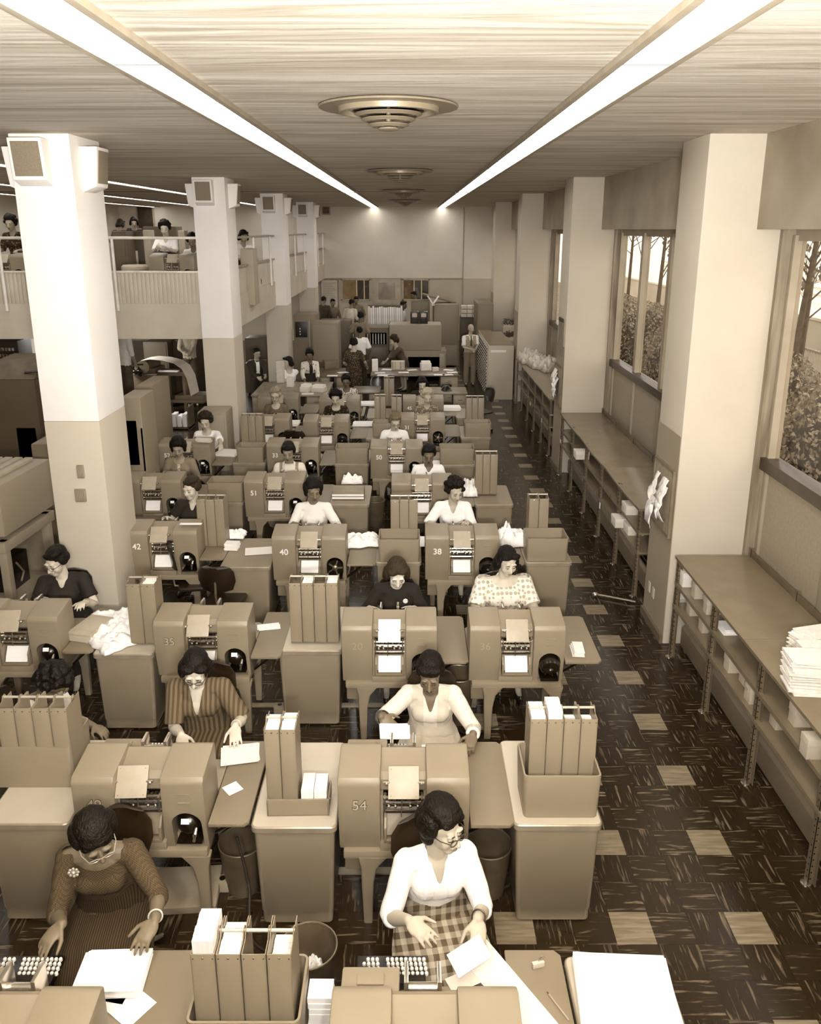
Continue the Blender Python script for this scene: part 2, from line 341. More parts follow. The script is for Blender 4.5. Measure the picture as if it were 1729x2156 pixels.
strip(-9.6, -9.35, 8.5, BW - .3, 'third ceiling light strip over the balcony, furthest left')
# round air diffusers
names = ['large round ceiling air diffuser with nested rings, nearest the camera', 'second round ceiling air diffuser from the front', 'third round ceiling air diffuser from the front', 'round ceiling air diffuser closest to the back wall']
dm = mat(.52, .4, .25, .02, 3, key='spun_metal')
for k, y in enumerate((5.95, 12.3, 18.4, 24.5)):
    t = thing('air_diffuser', names[k], 'ceiling vent', (-.15, y, CEIL))
    mb = MB(); mb.lathe([(.30, -.002), (.46, -.012), (.475, -.02), (.47, -.03), (.37, -.026), (.345, -.03), (.34, -.062), (.325, -.066), (.312, -.06), (.305, -.02)], n=64, caps=False); mb.build('flange', dm, t)
    mb = MB(); mb.lathe([(.298, -.004), (.01, -.004)], n=48); mb.build('duct', mat(.16, .7), t)
    for q, r in enumerate((.245, .195, .15, .105)):
        mb = MB(); z = -.03 - q * .034; mb.lathe([(r + .035, z), (r + .037, z - .005), (r + .006, z - .020), (r - .002, z - .018), (r + .02, z)], n=48, caps=False); mb.build('ring', dm, t)
    mb = MB(); mb.lathe([(.012, -.02), (.02, -.14), (.07, -.155), (.072, -.165), (.05, -.172), (.01, -.173)], n=32); mb.build('cone', dm, t)
# mezzanine (balcony) to the left
MZ = 2.98; MZF = 2.70; ex = -3.30
slab = mat(.72, .7, 0, .03, 2, .15, 90, key='balcony_plaster')
mb = MB(); mb.b2(LEFTX, ex - .205, CY[1] + .305, BW, 2.385, MZF - .01); mb.b2(LEFTX, ex - .205, CY[1] + .10, CY[1] + .30, 2.38, MZ); mb.b2(ex - .2, ex, CY[1] + .10, BW, 2.38, MZ); struct('trim_20', mb, slab)
mb = MB(); mb.b2(LEFTX, ex - .21, CY[1] + .31, BW, MZF - .01, MZF); struct('floor_balcony', mb, mat(.25, .6))
def ribbed(mb, x0, x1, y0, y1, z0, z1, alongx):
    n = int(abs((x1 - x0) if alongx else (y1 - y0)) / .07)
    for i in range(n):
        if alongx: a = x0 + (x1 - x0) * i / n; mb.b2(a + .008, a + .052, y0 - .018, y0 + .012, z0, z1, .008)
        else: a = y0 + (y1 - y0) * i / n; mb.b2(x1 - .012, x1 + .018, a + .008, a + .052, z0, z1, .008)
    mb.b2(x0, x1, y0, y1, z0, z1)
yb = CY[1] + .12
pal = mat(.74, .5, 0, .03, 3, key='ribbed_panel')
t = thing('balcony_railing', 'front balcony parapet with ribbed panel, white post and handrail, between the first two left columns', 'railing', (0, 0, 0))
mb = MB(); ribbed(mb, LEFTX, -3.57, yb, yb + .03, MZ, 3.50, True); mb.build('ribbed_panel', pal, t)
mb = MB(); mb.b2(LEFTX, -3.57, yb - .03, yb + .05, 3.49, 3.525, .005); mb.b2(LEFTX, -3.57, yb - .0, yb + .05, 4.04, 4.085, .01); mb.build('handrail', mat(.82, .4, .2), t)
for x in (at(243, 570, Y=yb).x, at(243, 570, Y=yb).x - 1.9, at(243, 570, Y=yb).x - 3.8, at(243, 570, Y=yb).x - 5.6):
    mb = MB(); mb.cyl((x, yb - .035, MZ - .12), (x, yb - .035, 4.05), .024); mb.build('post', mat(.92, .35), t)
for k in (1, 2, 3):
    y0 = CY[k] + CD; y1 = CY[k + 1] if k < 3 else BW
    t = thing('balcony_railing', ['', 'side balcony railing between the second and third left columns', 'side balcony railing between the third and fourth left columns', 'side balcony railing running to the back wall'][k], 'railing', (0, 0, 0))
    mb = MB(); mb.b2(ex - .06, ex - .03, y0, y1, MZ, 3.5); mb.build('slat_panel', pal, t)
    mb = MB(); mb.b2(ex - .08, ex + .02, y0, y1, 3.49, 3.525, .005); mb.b2(ex - .09, ex + .03, y0, y1, 4.03, 4.07, .008); mb.build('handrail', mat(.55, .4, .3), t)
    for q in range(3):
        yy = y0 + .7 + q * (y1 - y0 - 1.4) / 2; mb = MB(); mb.cyl((ex + .03, yy, MZ - .05), (ex + .03, yy, 4.04), .025); mb.build('post', mat(.93, .35), t)
# speakers on the left columns
def speaker(loc, rz, label):
    t = thing('wall_speaker', label, 'speaker', loc, rz)
    def f(mb): mb.prism([(0, -.21), (-.13, -.16), (-.17, .19), (0, .19)], 'x', -.15, .15, .012)
    part('cabinet', 'spk_c', f, white_p, t)
    def g(mb):
        mb.box((0, -.152, .015), (.245, .012, .29), (R(6.5), 0, 0), .004)
    part('grille', 'spk_g', g, mat(.5, .8, 0, .03, 90, .4, 300, key='speaker_cloth'), t)
for k, y in enumerate(CY):
    nm = ['first', 'second', 'third', 'fourth'][k]
    speaker((-3.36, y, 4.78), 0, 'square loudspeaker facing the camera on the %s left column' % nm)
    speaker((-3.03, y + .35, 4.74), R(90), 'square loudspeaker on the right side of the %s left column' % nm)
    speaker((-3.57, y + .35, 4.74), R(-90), 'square loudspeaker on the left side of the %s left column' % nm)
t = thing('wall_speaker', 'small dark square loudspeaker high on the back wall', 'speaker', (at(687, 443, Y=BW).x, BW, at(687, 443, Y=BW).z))
MB().b2(-.16, .16, -.1, 0, -.16, .16, .01).build('cabinet', mat(.6, .6), t); MB().b2(-.12, .12, -.11, -.1, -.12, .12).build('grille', mat(.33, .8), t)
# switch boxes on the first left column
for v, h, lb in ((992, .085, 'small upright metal switch plate on the first left column'), (1042, .085, 'square ribbed metal box below the switch plate on the first left column')):
    p = at(171, v, Y=7.71); w_ = .035 if v < 1000 else .055
    t = thing('switch_box', lb, 'switch', (p.x, 7.71, p.z)); MB().b2(-w_, w_, -.03, 0, -h * .8, h * .8, .01).build('housing', mat(.62, .35, .5), t)
    mb = MB(); [mb.b2(-w_ * .8 + i * w_ * .3, -w_ * .8 + i * w_ * .3 + .006, -.034, -.03, -h * .65, h * .65) for i in range(6)]; mb.build('rib', mat(.72, .3, .6), t)
# ================================================================ keypunch machines, pedestals, trays
def bool_cut(me, cutmb):
    a = bpy.data.objects.new('a', me); b = bpy.data.objects.new('b', cutmb.mesh('cut', M['metal'], 0)); C.objects.link(a); C.objects.link(b)
    m = a.modifiers.new('b', 'BOOLEAN'); m.object = b; m.operation = 'DIFFERENCE'; m.solver = 'EXACT'; bpy.context.view_layer.update()
    r = bpy.data.meshes.new_from_object(a.evaluated_get(bpy.context.evaluated_depsgraph_get())); bpy.data.objects.remove(a); bpy.data.objects.remove(b)
    r.polygons.foreach_set('use_smooth', [True] * len(r.polygons)); r.set_sharp_from_angle(angle=R(35)); return r
HP = [(.045, .54), (0, .80), (0, 1.03), (.02, 1.065), (.30, 1.10), (.335, 1.085), (.335, .54)]
def lhood(mb): mb.prism(HP, 'x', -.395, -.14, .014)
def rhood_mesh():
    if 'rhood' in CACHE: return CACHE['rhood']
    mb = MB(); mb.prism(HP, 'x', .135, .395, .014); me = mb.mesh('hood_right', M['metal'])
    c = MB(); pts = [(.185, .40), (.365, .40), (.365, .74)] + [(.275 + .09 * math.cos(a), .74 + .085 * math.sin(a)) for a in [math.pi * k / 10 for k in range(1, 10)]] + [(.185, .74)]
    c.prism(pts, 'y', -.1, .28); c2 = MB(); c2.prism([(-.1, .50), (.06, .50), (.30, .60), (.30, .40), (-.1, .40)], 'x', .1, .42)
    me = bool_cut(me, c); CACHE['rhood'] = me; return me
def deck(mb):
    mb.prism([(.09, .93), (.09, 1.0), (.13, 1.03), (.20, 1.035), (.30, 1.075), (.33, 1.06), (.33, .90), (.12, .90)], 'x', -.142, .137, .005)
    mb.b2(-.142, -.125, .05, .30, .56, .92); mb.b2(.12, .137, .05, .30, .56, .92)
def mech_back(mb): mb.b2(-.13, .13, .19, .21, .58, .93)
def rods(mb):
    for z, y, r in ((.90, .06, .008), (.872, .05, .006), (.85, .075, .009), (.815, .05, .006), (.80, .07, .005)): mb.cyl((-.125, y, z), (.125, y, z), r, n=8)
    for x in (-.10, -.06, .03, .075): mb.box((x, .06, .865), (.022, .03, .02), None, .004); mb.ell((x + .01, .045, .845), .011, n=8, m=6)
    for x in (-.115, .11): mb.box((x, .06, .86), (.012, .06, .1))
    mb.cyl((-.01, .03, .93), (-.015, .02, .79), .004, n=6)
def blocks(mb):
    for i in range(9): mb.box((-.11 + i * .027, .09, .88), (.018, .03, .03 + .01 * (i % 3)))
    mb.b2(-.12, .12, .10, .13, .80, .84); mb.b2(-.12, .12, .07, .09, .775, .79)
def stacker(mb):
    mb.prism([(.04, .645), (.03, .65), (.12, .79), (.135, .785)], 'x', -.105, .105)
    for x in (-.112, .112): mb.prism([(.0, .62), (.0, .72), (.04, .77), (.12, .79), (.12, .62)], 'x', x - .008, x + .008, .003)
    mb.b2(-.12, .12, .0, .05, .615, .635, .004)
def stack_cards(mb):
    for k in range(5): mb.box((.0, .068 - k * .004, .70 + k * .004), (.185, .006, .10), (R(-33), 0, 0))
def stack_cards2(mb): mb.box((0, .035, .66), (.185, .03, .055), (R(-33), 0, 0))
def bed(mb):
    mb.b2(-.145, .137, .015, .33, .545, .60, .006); mb.b2(.137, .385, .10, .33, .545, .60, .006)
def frame(mb): mb.b2(-.37, .385, .01, .62, .49, .548, .012)
def leg(mb):
    def rr(x, y, z, w_, d): return (x, y, z, w_, d, .012)
    mb.rbox([rr(0, 0, .0, .055, .05), rr(.0, 0, .30, .075, .06), rr(-.01, 0, .42, .10, .065), rr(-.03, 0, .49, .17, .07), rr(-.035, 0, .50, .18, .07)])
def legm(mb):
    def rr(x, y, z, w_, d): return (x, y, z, w_, d, .012)
    mb.rbox([rr(0, 0, .0, .055, .05), rr(.0, 0, .30, .075, .06), rr(.01, 0, .42, .10, .065), rr(.03, 0, .49, .17, .07), rr(.035, 0, .50, .18, .07)])
def relay(mb): mb.prism([(.10, .33), (.10, .49), (.30, .49), (.30, .35), (.28, .33)], 'x', -.37, -.24, .012)
def worktop(mb): mb.prism([(-.395, .335), (.40, .335), (.40, .60), (.37, .63), (-.36, .63), (-.395, .60)], 'z', .72, .745, .006)
def board(w_): return lambda mb: mb.prism([(.405, .0), (w_ - .03, .0), (w_, .03), (w_, .80), (w_ - .03, .83), (.405, .83)], 'z', .722, .747, .006)
def strut1(mb): mb.cyl((.385, .22, .50), (.60, .10, .724), .010, n=6)
def strut2(mb): mb.cyl((.385, .50, .50), (.60, .62, .724), .010, n=6)
def plate(mb): mb.box((0, .0, 0), (.185, .012, .185), None, .003)
def plate_pins(mb):
    for x in (-.105, .105): mb.cyl((x - .02, 0, .0), (x + .02, 0, .0), .008, n=8); mb.ell((x, 0, -.008), .012, n=8, m=6)
    for x in (-.075, .075):
        for z in (-.075, .075): mb.ell((x, -.007, z), .003, n=6, m=4)
def slots(mb): mb.b2(-.035, .035, -.004, .002, -.005, .005, .002)
def motor_lever(mb): mb.ell((.275, .10, .705), (.082, .10, .082), n=20, m=12); mb.b2(.20, .355, .02, .2, .585, .60, .004)
def motor_drum(mb):
    mb.tube([(.275, .16, .71), (.275, .0, .71), (.275, -.035, .70), (.275, -.05, .695)], [.088, .088, .072, .04], 24); mb.ell((.275, -.055, .69), (.03, .02, .03)); mb.b2(.20, .35, -.02, .2, .575, .60, .004)
    for a in range(6): mb.ell((.275 + .06 * math.cos(a), -.035, .70 + .06 * math.sin(a)), .007, n=6, m=4)
def motor_wheel(mb):
    mb.tube([(.275, .16, .70), (.275, .02, .70)], [.086, .086], 24); mb.b2(.20, .35, -.0, .2, .575, .60, .004)
def wheel_spokes(mb):
    mb.lathe([(.03, 0), (.03, .02), (.012, .03)], n=16)
    for a in range(5): mb.box((.045 * math.cos(a * 1.257), .045 * math.sin(a * 1.257), .005), (.07, .012, .012), (0, 0, a * 1.257))
def lever(mb): mb.tube([(.335, -.005, .72), (.333, -.025, .70), (.325, -.02, .665), (.315, -.005, .63)], [.009, .013, .007, .009], 8, True); mb.ell((.322, -.012, .672), .014, n=8, m=6)
def mtag(mb): mb.box((.27, .0, .765), (.05, .003, .032), (R(-25), 0, 0))
def kbd(mb): mb.prism([(-.085, 0), (-.085, .045), (.085, .025), (.085, 0)], 'x', -.165, .165, .004)
def punch(mb):
    mb.b2(-.37, -.11, .335, .52, .745, .985, .012); mb.b2(-.30, -.18, .42, .48, .985, .995, .004); mb.b2(-.11, .20, .335, .46, .745, .92, .008)
def guides(mb):
    for x in (-.08, .065): mb.b2(x - .010, x + .010, .37, .48, .92, 1.06, .003)
    mb.cyl((-.07, .41, .985), (.055, .41, .985), .024, n=14); mb.b2(-.10, .085, .345, .40, .92, .945)
def keycap(mb): mb.lathe([(.0085, 0), (.0085, .012), (.006, .015), (.001, .0155)], n=10)
KEYPOS = []
for g, (x0, cols, rows) in enumerate(((-.115, 4, 4), (-.018, 4, 4), (.07, 5, 4))):
    for i in range(cols):
        for j in range(rows):
            if (g == 0 and i == 0 and j != 1): continue
            KEYPOS.append((x0 + i * .022 + j * .004 - (.02 if g == 0 else 0), .05 - j * .026))
def keypunch(no, label, x, y, motor='lever', cards=True, style='light', px=0.0, keys='one', z=0, rz=0, bw=.70, platev=None):
    t = thing('keypunch_machine', label, 'keypunch machine', (x, y, z), rz, 'keypunch machines in the rows')
    part('hood_left', 'lhood', lhood, M['metal'], t); put('hood_right', rhood_mesh(), t)
    part('deck', 'deck', deck, M['metal'], t); mp = part('mechanism', 'mechb', mech_back, M['black'], t)
    part('rod_set', 'rods', rods, M['chrome'], mp); part('linkage', 'blocks', blocks, mat(.22, .4, .4, .08, 60), mp)
    st = part('card_stacker', 'stack', stacker, M['metal2'], t)
    if cards: part('card', 'stc', stack_cards, M['paper'], st); part('card', 'stc2', stack_cards2, M['paper'], st)
    part('bed', 'bed', bed, M['metal'], t); part('frame', 'frame', frame, M['metal'], t)
    part('leg', 'leg', leg, M['metal'], t, (.345, .04, 0)); part('leg', 'leg', leg, M['metal'], t, (.345, .55, 0))
    part('leg', 'legm', legm, M['metal'], t, (-.225, .04, 0)); part('leg', 'legm', legm, M['metal'], t, (-.30, .55, 0))
    part('relay_box', 'relay', relay, M['metal2'], t); part('worktop', 'wt', worktop, M['metal'], t)
    if bw: b = part('reading_board', ('brd', round(bw, 2)), board(round(bw, 2)), M['metal2'], t); part('brace', 's1', strut1, M['black'], b); part('brace', 's2', strut2, M['black'], b)
    pl = part('card_plate', ('plate', platev), plate, M['plate'] if platev is None else mat(platev, .5), t, (px, .055, 1.005), (R(-38), 0, R(2) if px else 0)); part('hinge_pin', 'ppin', plate_pins, M['chrome'], pl)
    for zz in (.955, .895): part('label_slot', 'slots', slots, M['metal'], t, (.27, 0, zz))
    mf = dict(lever=motor_lever, drum=motor_drum, wheel=motor_wheel)[motor]
    mo = part('motor', 'mot' + motor, mf, M['black'], t)
    if motor == 'lever': part('lever', 'lever', lever, M['chrome'], mo)
    if motor == 'wheel': part('wheel', 'wheel', wheel_spokes, M['steel'], mo, (.275, .02, .70), (R(90), 0, 0))
    if motor != 'wheel': tag(part('tag', 'mtag', mtag, M['paper'], mo), 'white paper tag')
    k = part('keyboard', 'kbd', kbd, M['black'], t, (-.155, .69, .745))
    if keys == 'each':
        for (kx, ky) in KEYPOS: part('key', 'key', keycap, mat(.9, .4, key='key_white'), k, (kx, ky, .032))
    else:
        def f(mb):
            for (kx, ky) in KEYPOS: mb.lathe([(.0085, 0), (.0085, .012), (.001, .015)], (kx, ky, .032), 8)
        part('key_set', 'keys', f, mat(.9, .4, key='key_white'), k)
    part('punch_unit', 'punch', punch, M['metal'], t); part('card_guide', 'guide', guides, M['chrome'], t)
    if no:
        sz = .092
        if style == 'outline':
            n1 = put('number', text_mesh(no, sz, .14, off=.003), t, (-.265, -.0012, .885), (R(90), 0, 0)); tag(n1, 'dark outlined number')
            put('number_fill', text_mesh(no, sz, .64, off=.0003), n1, (0, 0, .0016))
        elif style == 'faint': put('number', text_mesh(no, sz, .55, off=.0), t, (-.265, -.0012, .885), (R(90), 0, 0))
        else: tag(put('number', text_mesh(no, sz, .93, off=.0012), t, (-.265, -.0012, .885), (R(90), 0, 0)), 'light painted number')
    return t
def mach(no, l, r, v, label, br=None, **k):
    a = at(l, v, z=1.06); b = at(r, v, z=1.06); cx = (a.x + b.x) / 2
    if br is not None: k['bw'] = at(br, 1000, Y=a.y).x * 1.0 - cx if False else max(.45, (br - 864.5) / FPX * (a.y * math.cos(PITCH) + (CAMH - .745) * math.sin(PITCH)) - cx)
    return keypunch(no, label, (a.x + b.x) / 2, a.y + .005, **k)
MA0 = keypunch('', 'machine cut off by the lower left corner, facing the checked wool dress', -1.705, 2.40, keys='each', cards=False, bw=.72)
MA1 = keypunch('', 'machine at the bottom centre, in front of the woman in the white sweater', .062, 2.40, keys='each', cards=False, bw=.68)
mach('49', 146, 425, 1643, 'keypunch machine with outlined 49, behind the woman in the checked wool dress', br=524, style='outline', px=-.045, cards=False)
mach('54', 712, 988, 1645, 'keypunch machine with outlined 54, behind the woman in the white sweater', br=1086, style='outline', cards=False)
mach('', -82, 120, 1302, 'keypunch machine cut by the left edge, in front of the woman in the black dress', br=192, px=-.04)
mach('35', 319, 521, 1312, 'keypunch machine with outlined 35, behind the woman in the striped dress', br=590, style='outline', px=-.03)
mach('20', 719, 920, 1322, 'keypunch machine with white card plate, facing the woman in black cardigan', br=988, motor='drum', style='faint', platev=.9)
mach('36', 990, 1193, 1322, 'keypunch machine with big black drum motor, in front of the star-patterned dress', br=1268, motor='drum', style='faint')
mach('42', 257, 415, 1120, 'keypunch machine with worn 42, right beside the first left column', br=470, px=-.03)
mach('40', 568, 730, 1131, 'keypunch machine with light 40 and open flywheel motor', br=790, motor='wheel')
mach('38', 896, 1052, 1130, 'keypunch machine with light 38, behind the star-patterned dress', br=1106, motor='drum')
mach('', 251, 379, 1012, 'unnumbered keypunch machine half hidden behind the first left column', br=432, px=-.03)
mach('51', 512, 640, 1012, 'keypunch machine with light 51, left of the woman in the pale sweater', br=694)
mach('', 823, 954, 1016, 'keypunch machine behind the three trays left of the machine marked 38', br=1000)
mach('52', 333, 440, 936, 'keypunch machine with light 52, behind the woman in the grey jacket', br=488)
mach('33', 560, 670, 936, 'keypunch machine with light 33, behind the woman in the pinafore', br=704)
mach('50', 779, 891, 940, 'keypunch machine with light 50, in front of the woman in vest and glasses', br=930)
mach('', 513, 609, 882, 'keypunch machine in front of the grey-haired woman with glasses', br=638, motor='drum')
mach('', 639, 733, 884, 'keypunch machine in front of the woman in the dark floral dress', br=772, motor='drum')
mach('31', 843, 936, 880, 'keypunch machine in front of the blonde woman in the dotted dress', br=972, motor='wheel')
mach('', 544, 626, 836, 'keypunch machine behind the grey-haired woman with glasses', br=668)
mach('4', 672, 757, 841, 'keypunch machine behind the woman in the dark floral dress', bw=.47, motor='wheel')
mach('45', 848, 935, 841, 'keypunch machine with light 45, behind the blonde woman', br=962)
# ---------------------------------------------------------------- storage pedestals
def ped_body(w_, d):
    def f(mb):
        mb.rbox([(0, d / 2, .015, w_ - .095, d - .05, .03), (0, d / 2, .02, w_ - .085, d - .04, .03), (0, d / 2, .10, w_ - .08, d - .04, .03), (0, d / 2, .106, w_ - .072, d - .032, .03), (0, d / 2, .70, w_ - .03, d - .03, .03), (0, d / 2, .705, w_ - .05, d - .05, .03)])
    return f
def ped_lid(w_, d):
    def f(mb):
        mb.mi = 0; mb.rbox([(0, d / 2, .70, w_ - .02, d - .02, .035), (0, d / 2, .703, w_, d, .04), (0, d / 2, .735, w_, d, .04), (0, d / 2, .742, w_ - .012, d - .012, .035)])
        mb.mi = 1; mb.rbox([(0, d / 2, .7415, w_ - .02, d - .02, .03), (0, d / 2, .7435, w_ - .024, d - .024, .03)])
    return f
def feet(mb, w_=.5, d=.85):
    for x in (-1, 1):
        for y in (.09, d - .09): mb.lathe([(.022, 0), (.022, .008), (.01, .012), (.01, .018)], (x * (w_ / 2 - .08), y, 0), 12)
def pedestal(l, r, v, label, d=.85, light=True):
    a = at(l, v, z=.735); b = at(r, v, z=.735); w_ = round(b.x - a.x, 2)
    t = thing('storage_pedestal', label, 'cabinet', ((a.x + b.x) / 2, a.y, 0), 0, 'storage pedestals between the machines')
    part('body', ('pb', w_, d), ped_body(w_, d), M['metal'], t); part('lid', ('pl', w_, d, light), ped_lid(w_, d), [mat(.56, .35, .3, key='lid_rim'), M['lid'] if light else M['metal']], t)
    part('glide', ('pf', w_, d), lambda mb: feet(mb, w_, d), M['chrome'], t); return t


def ped_at(x, y, w_, label, d=.85):
    t = thing('storage_pedestal', label, 'cabinet', (x, y, 0), 0, 'storage pedestals between the machines')
    part('body', ('pb', w_, d), ped_body(w_, d), M['metal'], t); part('lid', ('pl', w_, d, True), ped_lid(w_, d), [mat(.56, .35, .3, key='lid_rim'), M['lid']], t)
    part('glide', ('pf', w_, d), lambda mb: feet(mb, w_, d), M['chrome'], t); return t
ped_at(-.71, 2.44, .50, 'cream-topped pedestal under the four big trays at the bottom edge', d=.60)
ped_at(1.00, 2.42, .49, 'pedestal under the pile of wide white paper, bottom right', d=.78)
pedestal(-40, 145, 1738, 'cream-topped pedestal at the left frame edge, under the wide tub')
pedestal(527, 708, 1745, 'cream-topped pedestal with two tall trays and a card tray of white cards')
pedestal(1083, 1270, 1740, 'cream-topped aisle pedestal under a tub of four trays, nearest the camera')
pedestal(193, 322, 1380, 'pedestal covered with crumpled white paper, under two tall trays', light=True)
pedestal(582, 720, 1372, 'pedestal under four tall trays, left of the black cardigan with brooch')
pedestal(462, 568, 1196, 'grey-topped pedestal with loose paper, beside the empty black chairs', light=False)
pedestal(790, 888, 1186, 'pedestal under a tub, directly behind the woman in black cardigan with brooch', light=False)
pedestal(1106, 1206, 1186, 'aisle pedestal directly behind the woman in the star-patterned dress', light=False)
pedestal(430, 512, 1060, 'pedestal under a tub, right of the woman with the ring-patterned patch', light=False)
pedestal(692, 778, 1064, 'pedestal with a flat metal file box on top, beside a waste basket', light=False)
pedestal(1000, 1082, 1064, 'storage pedestal beside the aisle, right of the woman in the white blouse with curly hair', light=False)
pedestal(486, 560, 976, 'pedestal under the tub with three trays, near the second left column', light=False)
pedestal(702, 778, 978, 'pedestal under an empty tub, right of the woman in the pinafore', light=False)
pedestal(930, 1002, 980, 'storage pedestal right of the woman in the white shirt, beside the aisle', light=False)
pedestal(970, 1034, 922, 'aisle pedestal under a tub of three trays, right of the blonde woman', light=False)
pedestal(770, 835, 925, 'pedestal under a small tub, right behind the woman in vest and glasses', light=False)
pedestal(960, 1020, 880, 'storage pedestal at the aisle end of the last full row', light=False)
pedestal(772, 828, 880, 'small pedestal in the last full row of machines', light=False)
# ---------------------------------------------------------------- open tubs that hold trays
def tub_f(w_, d, h):
    def f(mb):
        k = .012
        mb.rbox([(0, d / 2, 0, w_ - .02, d - .02, .03), (0, d / 2, h * .97, w_, d, .03), (0, d / 2, h, w_ - .003, d - .003, .03), (0, d / 2, h, w_ - 2 * k, d - 2 * k, .02), (0, d / 2, .02, w_ - .05, d - .05, .02)])
    return f
def tub(l, r, v, h, label, d=.34, z=.745):
    a = at(l, v, z=z); b = at(r, v, z=z); w_ = round(b.x - a.x, 2)
    t = thing('tray_tub', label, 'tub', ((a.x + b.x) / 2, a.y, z), 0, 'grey steel tubs on the pedestals')
    part('shell', ('tub', w_, d, h), tub_f(w_, d, h), M['metal'], t); return t
_t = thing('tray_tub', 'grey tub around the four big trays at the bottom edge', 'tub', (-.70, 2.61, .745), 0, 'grey steel tubs on the pedestals'); part('shell', ('tub', .48, .34, .28), tub_f(.48, .34, .28), M['metal'], _t)
tub(-30, 158, 1660, .30, 'widest grey tub, at the left frame edge')
tub(1100, 1262, 1724, .30, 'grey tub of four filled trays nearest the aisle and camera')
tub(797, 884, 1184, .26, 'grey tub with trays, behind the woman in black cardigan with brooch')
tub(1108, 1196, 1182, .26, 'grey tub holding just two trays, beside the aisle')
tub(437, 512, 1057, .26, 'tall grey tub beside the woman with the ring-patterned patch')
tub(498, 556, 974, .24, 'grey tub with trays in front of the second left column')
tub(706, 776, 976, .24, 'empty grey tub right of the woman in the pinafore')
tub(926, 999, 977, .24, 'empty grey tub right of the woman in the white shirt')
tub(978, 1034, 920, .24, 'grey aisle-side tub furthest from the camera')
tub(784, 834, 920, .24, 'small grey tub behind the woman in vest and glasses')
# ---------------------------------------------------------------- card trays
def tray_f(w_, d, h):
    def f(mb):
        k = .004; x = w_ / 2 - .002
        mb.b2(-x, x, 0, k, 0, h, .0015); mb.prism([(0, 0), (0, h), (d, h + .0), (d + .0, 0)], 'x', -x, -x + k); mb.prism([(0, 0), (0, h), (d, h), (d, 0)], 'x', x - k, x)
        mb.b2(-x, x, 0, d, 0, .01); mb.b2(-x, x, d - k, d, 0, h * .55)
        for s in (-1, 1): mb.prism([(d * .35, h - .01), (d * .45, h + .03), (d * .6, h + .03), (d * .75, h - .01)], 'x', s * (x - .002) - .002, s * (x - .002) + .002)
    return f
def tray_cards(w_, d, fill):
    def f(mb):
        x = w_ / 2 - .009; n = 7
        for i in range(n): y0 = .012 + (d - .03) * i / n; mb.b2(-x, x, y0, y0 + (d - .03) / n - .0015, .02, fill + .012 * ((i * 7) % 3) / 3)
    return f
ORD = {2: ['left', 'right'], 3: ['leftmost', 'middle', 'rightmost'], 4: ['leftmost', 'second from left', 'third from left', 'rightmost']}
def trays(l, r, v, n, where, h=.56, d=.20, ztop=None, fills=None, zb=.76, vb=None, small=False, rod=True):
    """l, r, v: front top edge in the photograph"""
    ztop = ztop or zb + h; a = at(l, v, z=ztop); b = at(r, v, z=ztop); w_ = (b.x - a.x) / n; wr = round(w_, 3)
    for i in range(n):
        t = thing('card_tray', '%s of %s tall card trays %s' % (ORD[n][i], {2: 'two', 3: 'three', 4: 'four'}[n], where), 'card tray', (a.x + w_ * (i + .5), a.y, zb), 0, 'tall card trays')
        part('shell', ('try', wr, d, round(ztop - zb, 3)), tray_f(wr, d, ztop - zb), M['metal'], t)
        fl = (fills or [.9] * n)[i]
        if fl: part('card_block', ('trc', wr, d, fl, round(ztop - zb, 3)), tray_cards(wr, d, (ztop - zb) * fl), M['card'], t)
        part('rivet', 'rv', lambda mb: mb.ell((0, 0, 0), (.006, .003, .006), n=8, m=5), M['chrome'], t, (0, -.001, ztop - zb - .02))
        if wr > .1 or v > 1400:
            for s in (-1, 1): part('screw', 'rvs', lambda mb: mb.ell((0, 0, 0), (.003, .002, .003), n=6, m=4), M['black'], t, (s * (wr / 2 - .012), -.001, ztop - zb - .022))
        if rod: part('rod', ('trr', wr), lambda mb: mb.cyl((-wr / 2, 0, 0), (wr / 2, 0, 0), .008, n=10), mat(.74, .35, .4), t, (0, d * .52, ztop - zb + .018))
trays(399, 614, 2010, 4, 'at the bottom edge', d=.20, fills=[1.1, .97, .55, .85])
trays(-10, 140, 1492, 4, 'in the tub at the left frame edge', fills=[.8, .8, .8, .8])
trays(554, 622, 1537, 2, 'on the pedestal behind the basket', fills=[.98, 1.0], zb=.77)
trays(1117, 1260, 1515, 4, 'in the nearest aisle-side tub', fills=[1.02, 1.08, .85, .85])
trays(263, 325, 1230, 2, 'rising from crumpled paper', fills=[.8, .97])
trays(607, 711, 1228, 4, 'left of the cardigan with brooch', fills=[.5, .97, .5, .97])
trays(412, 470, 1052, 3, 'beside the woman with patterned patch', fills=[.9, .5, .9], zb=.75)
trays(822, 880, 1053, 3, 'in a tub, under the curly-haired woman', fills=[.9, .9, .9], zb=.77)
trays(1115, 1157, 1050, 2, 'in the aisle tub', fills=[.4, .4], zb=.77)
trays(1002, 1049, 957, 3, 'standing bare on an aisle pedestal', fills=[.4, .4, .4])
trays(506, 552, 876, 3, 'near the second left column', fills=[.9, .9, .9], zb=.77)
trays(982, 1020, 838, 3, 'in the farthest aisle tub', zb=.77)
trays(788, 812, 835, 2, 'in the last row'); trays(824, 846, 836, 2, 'touching the machine marked 45')
trays(808, 830, 797, 2, 'behind the last row')
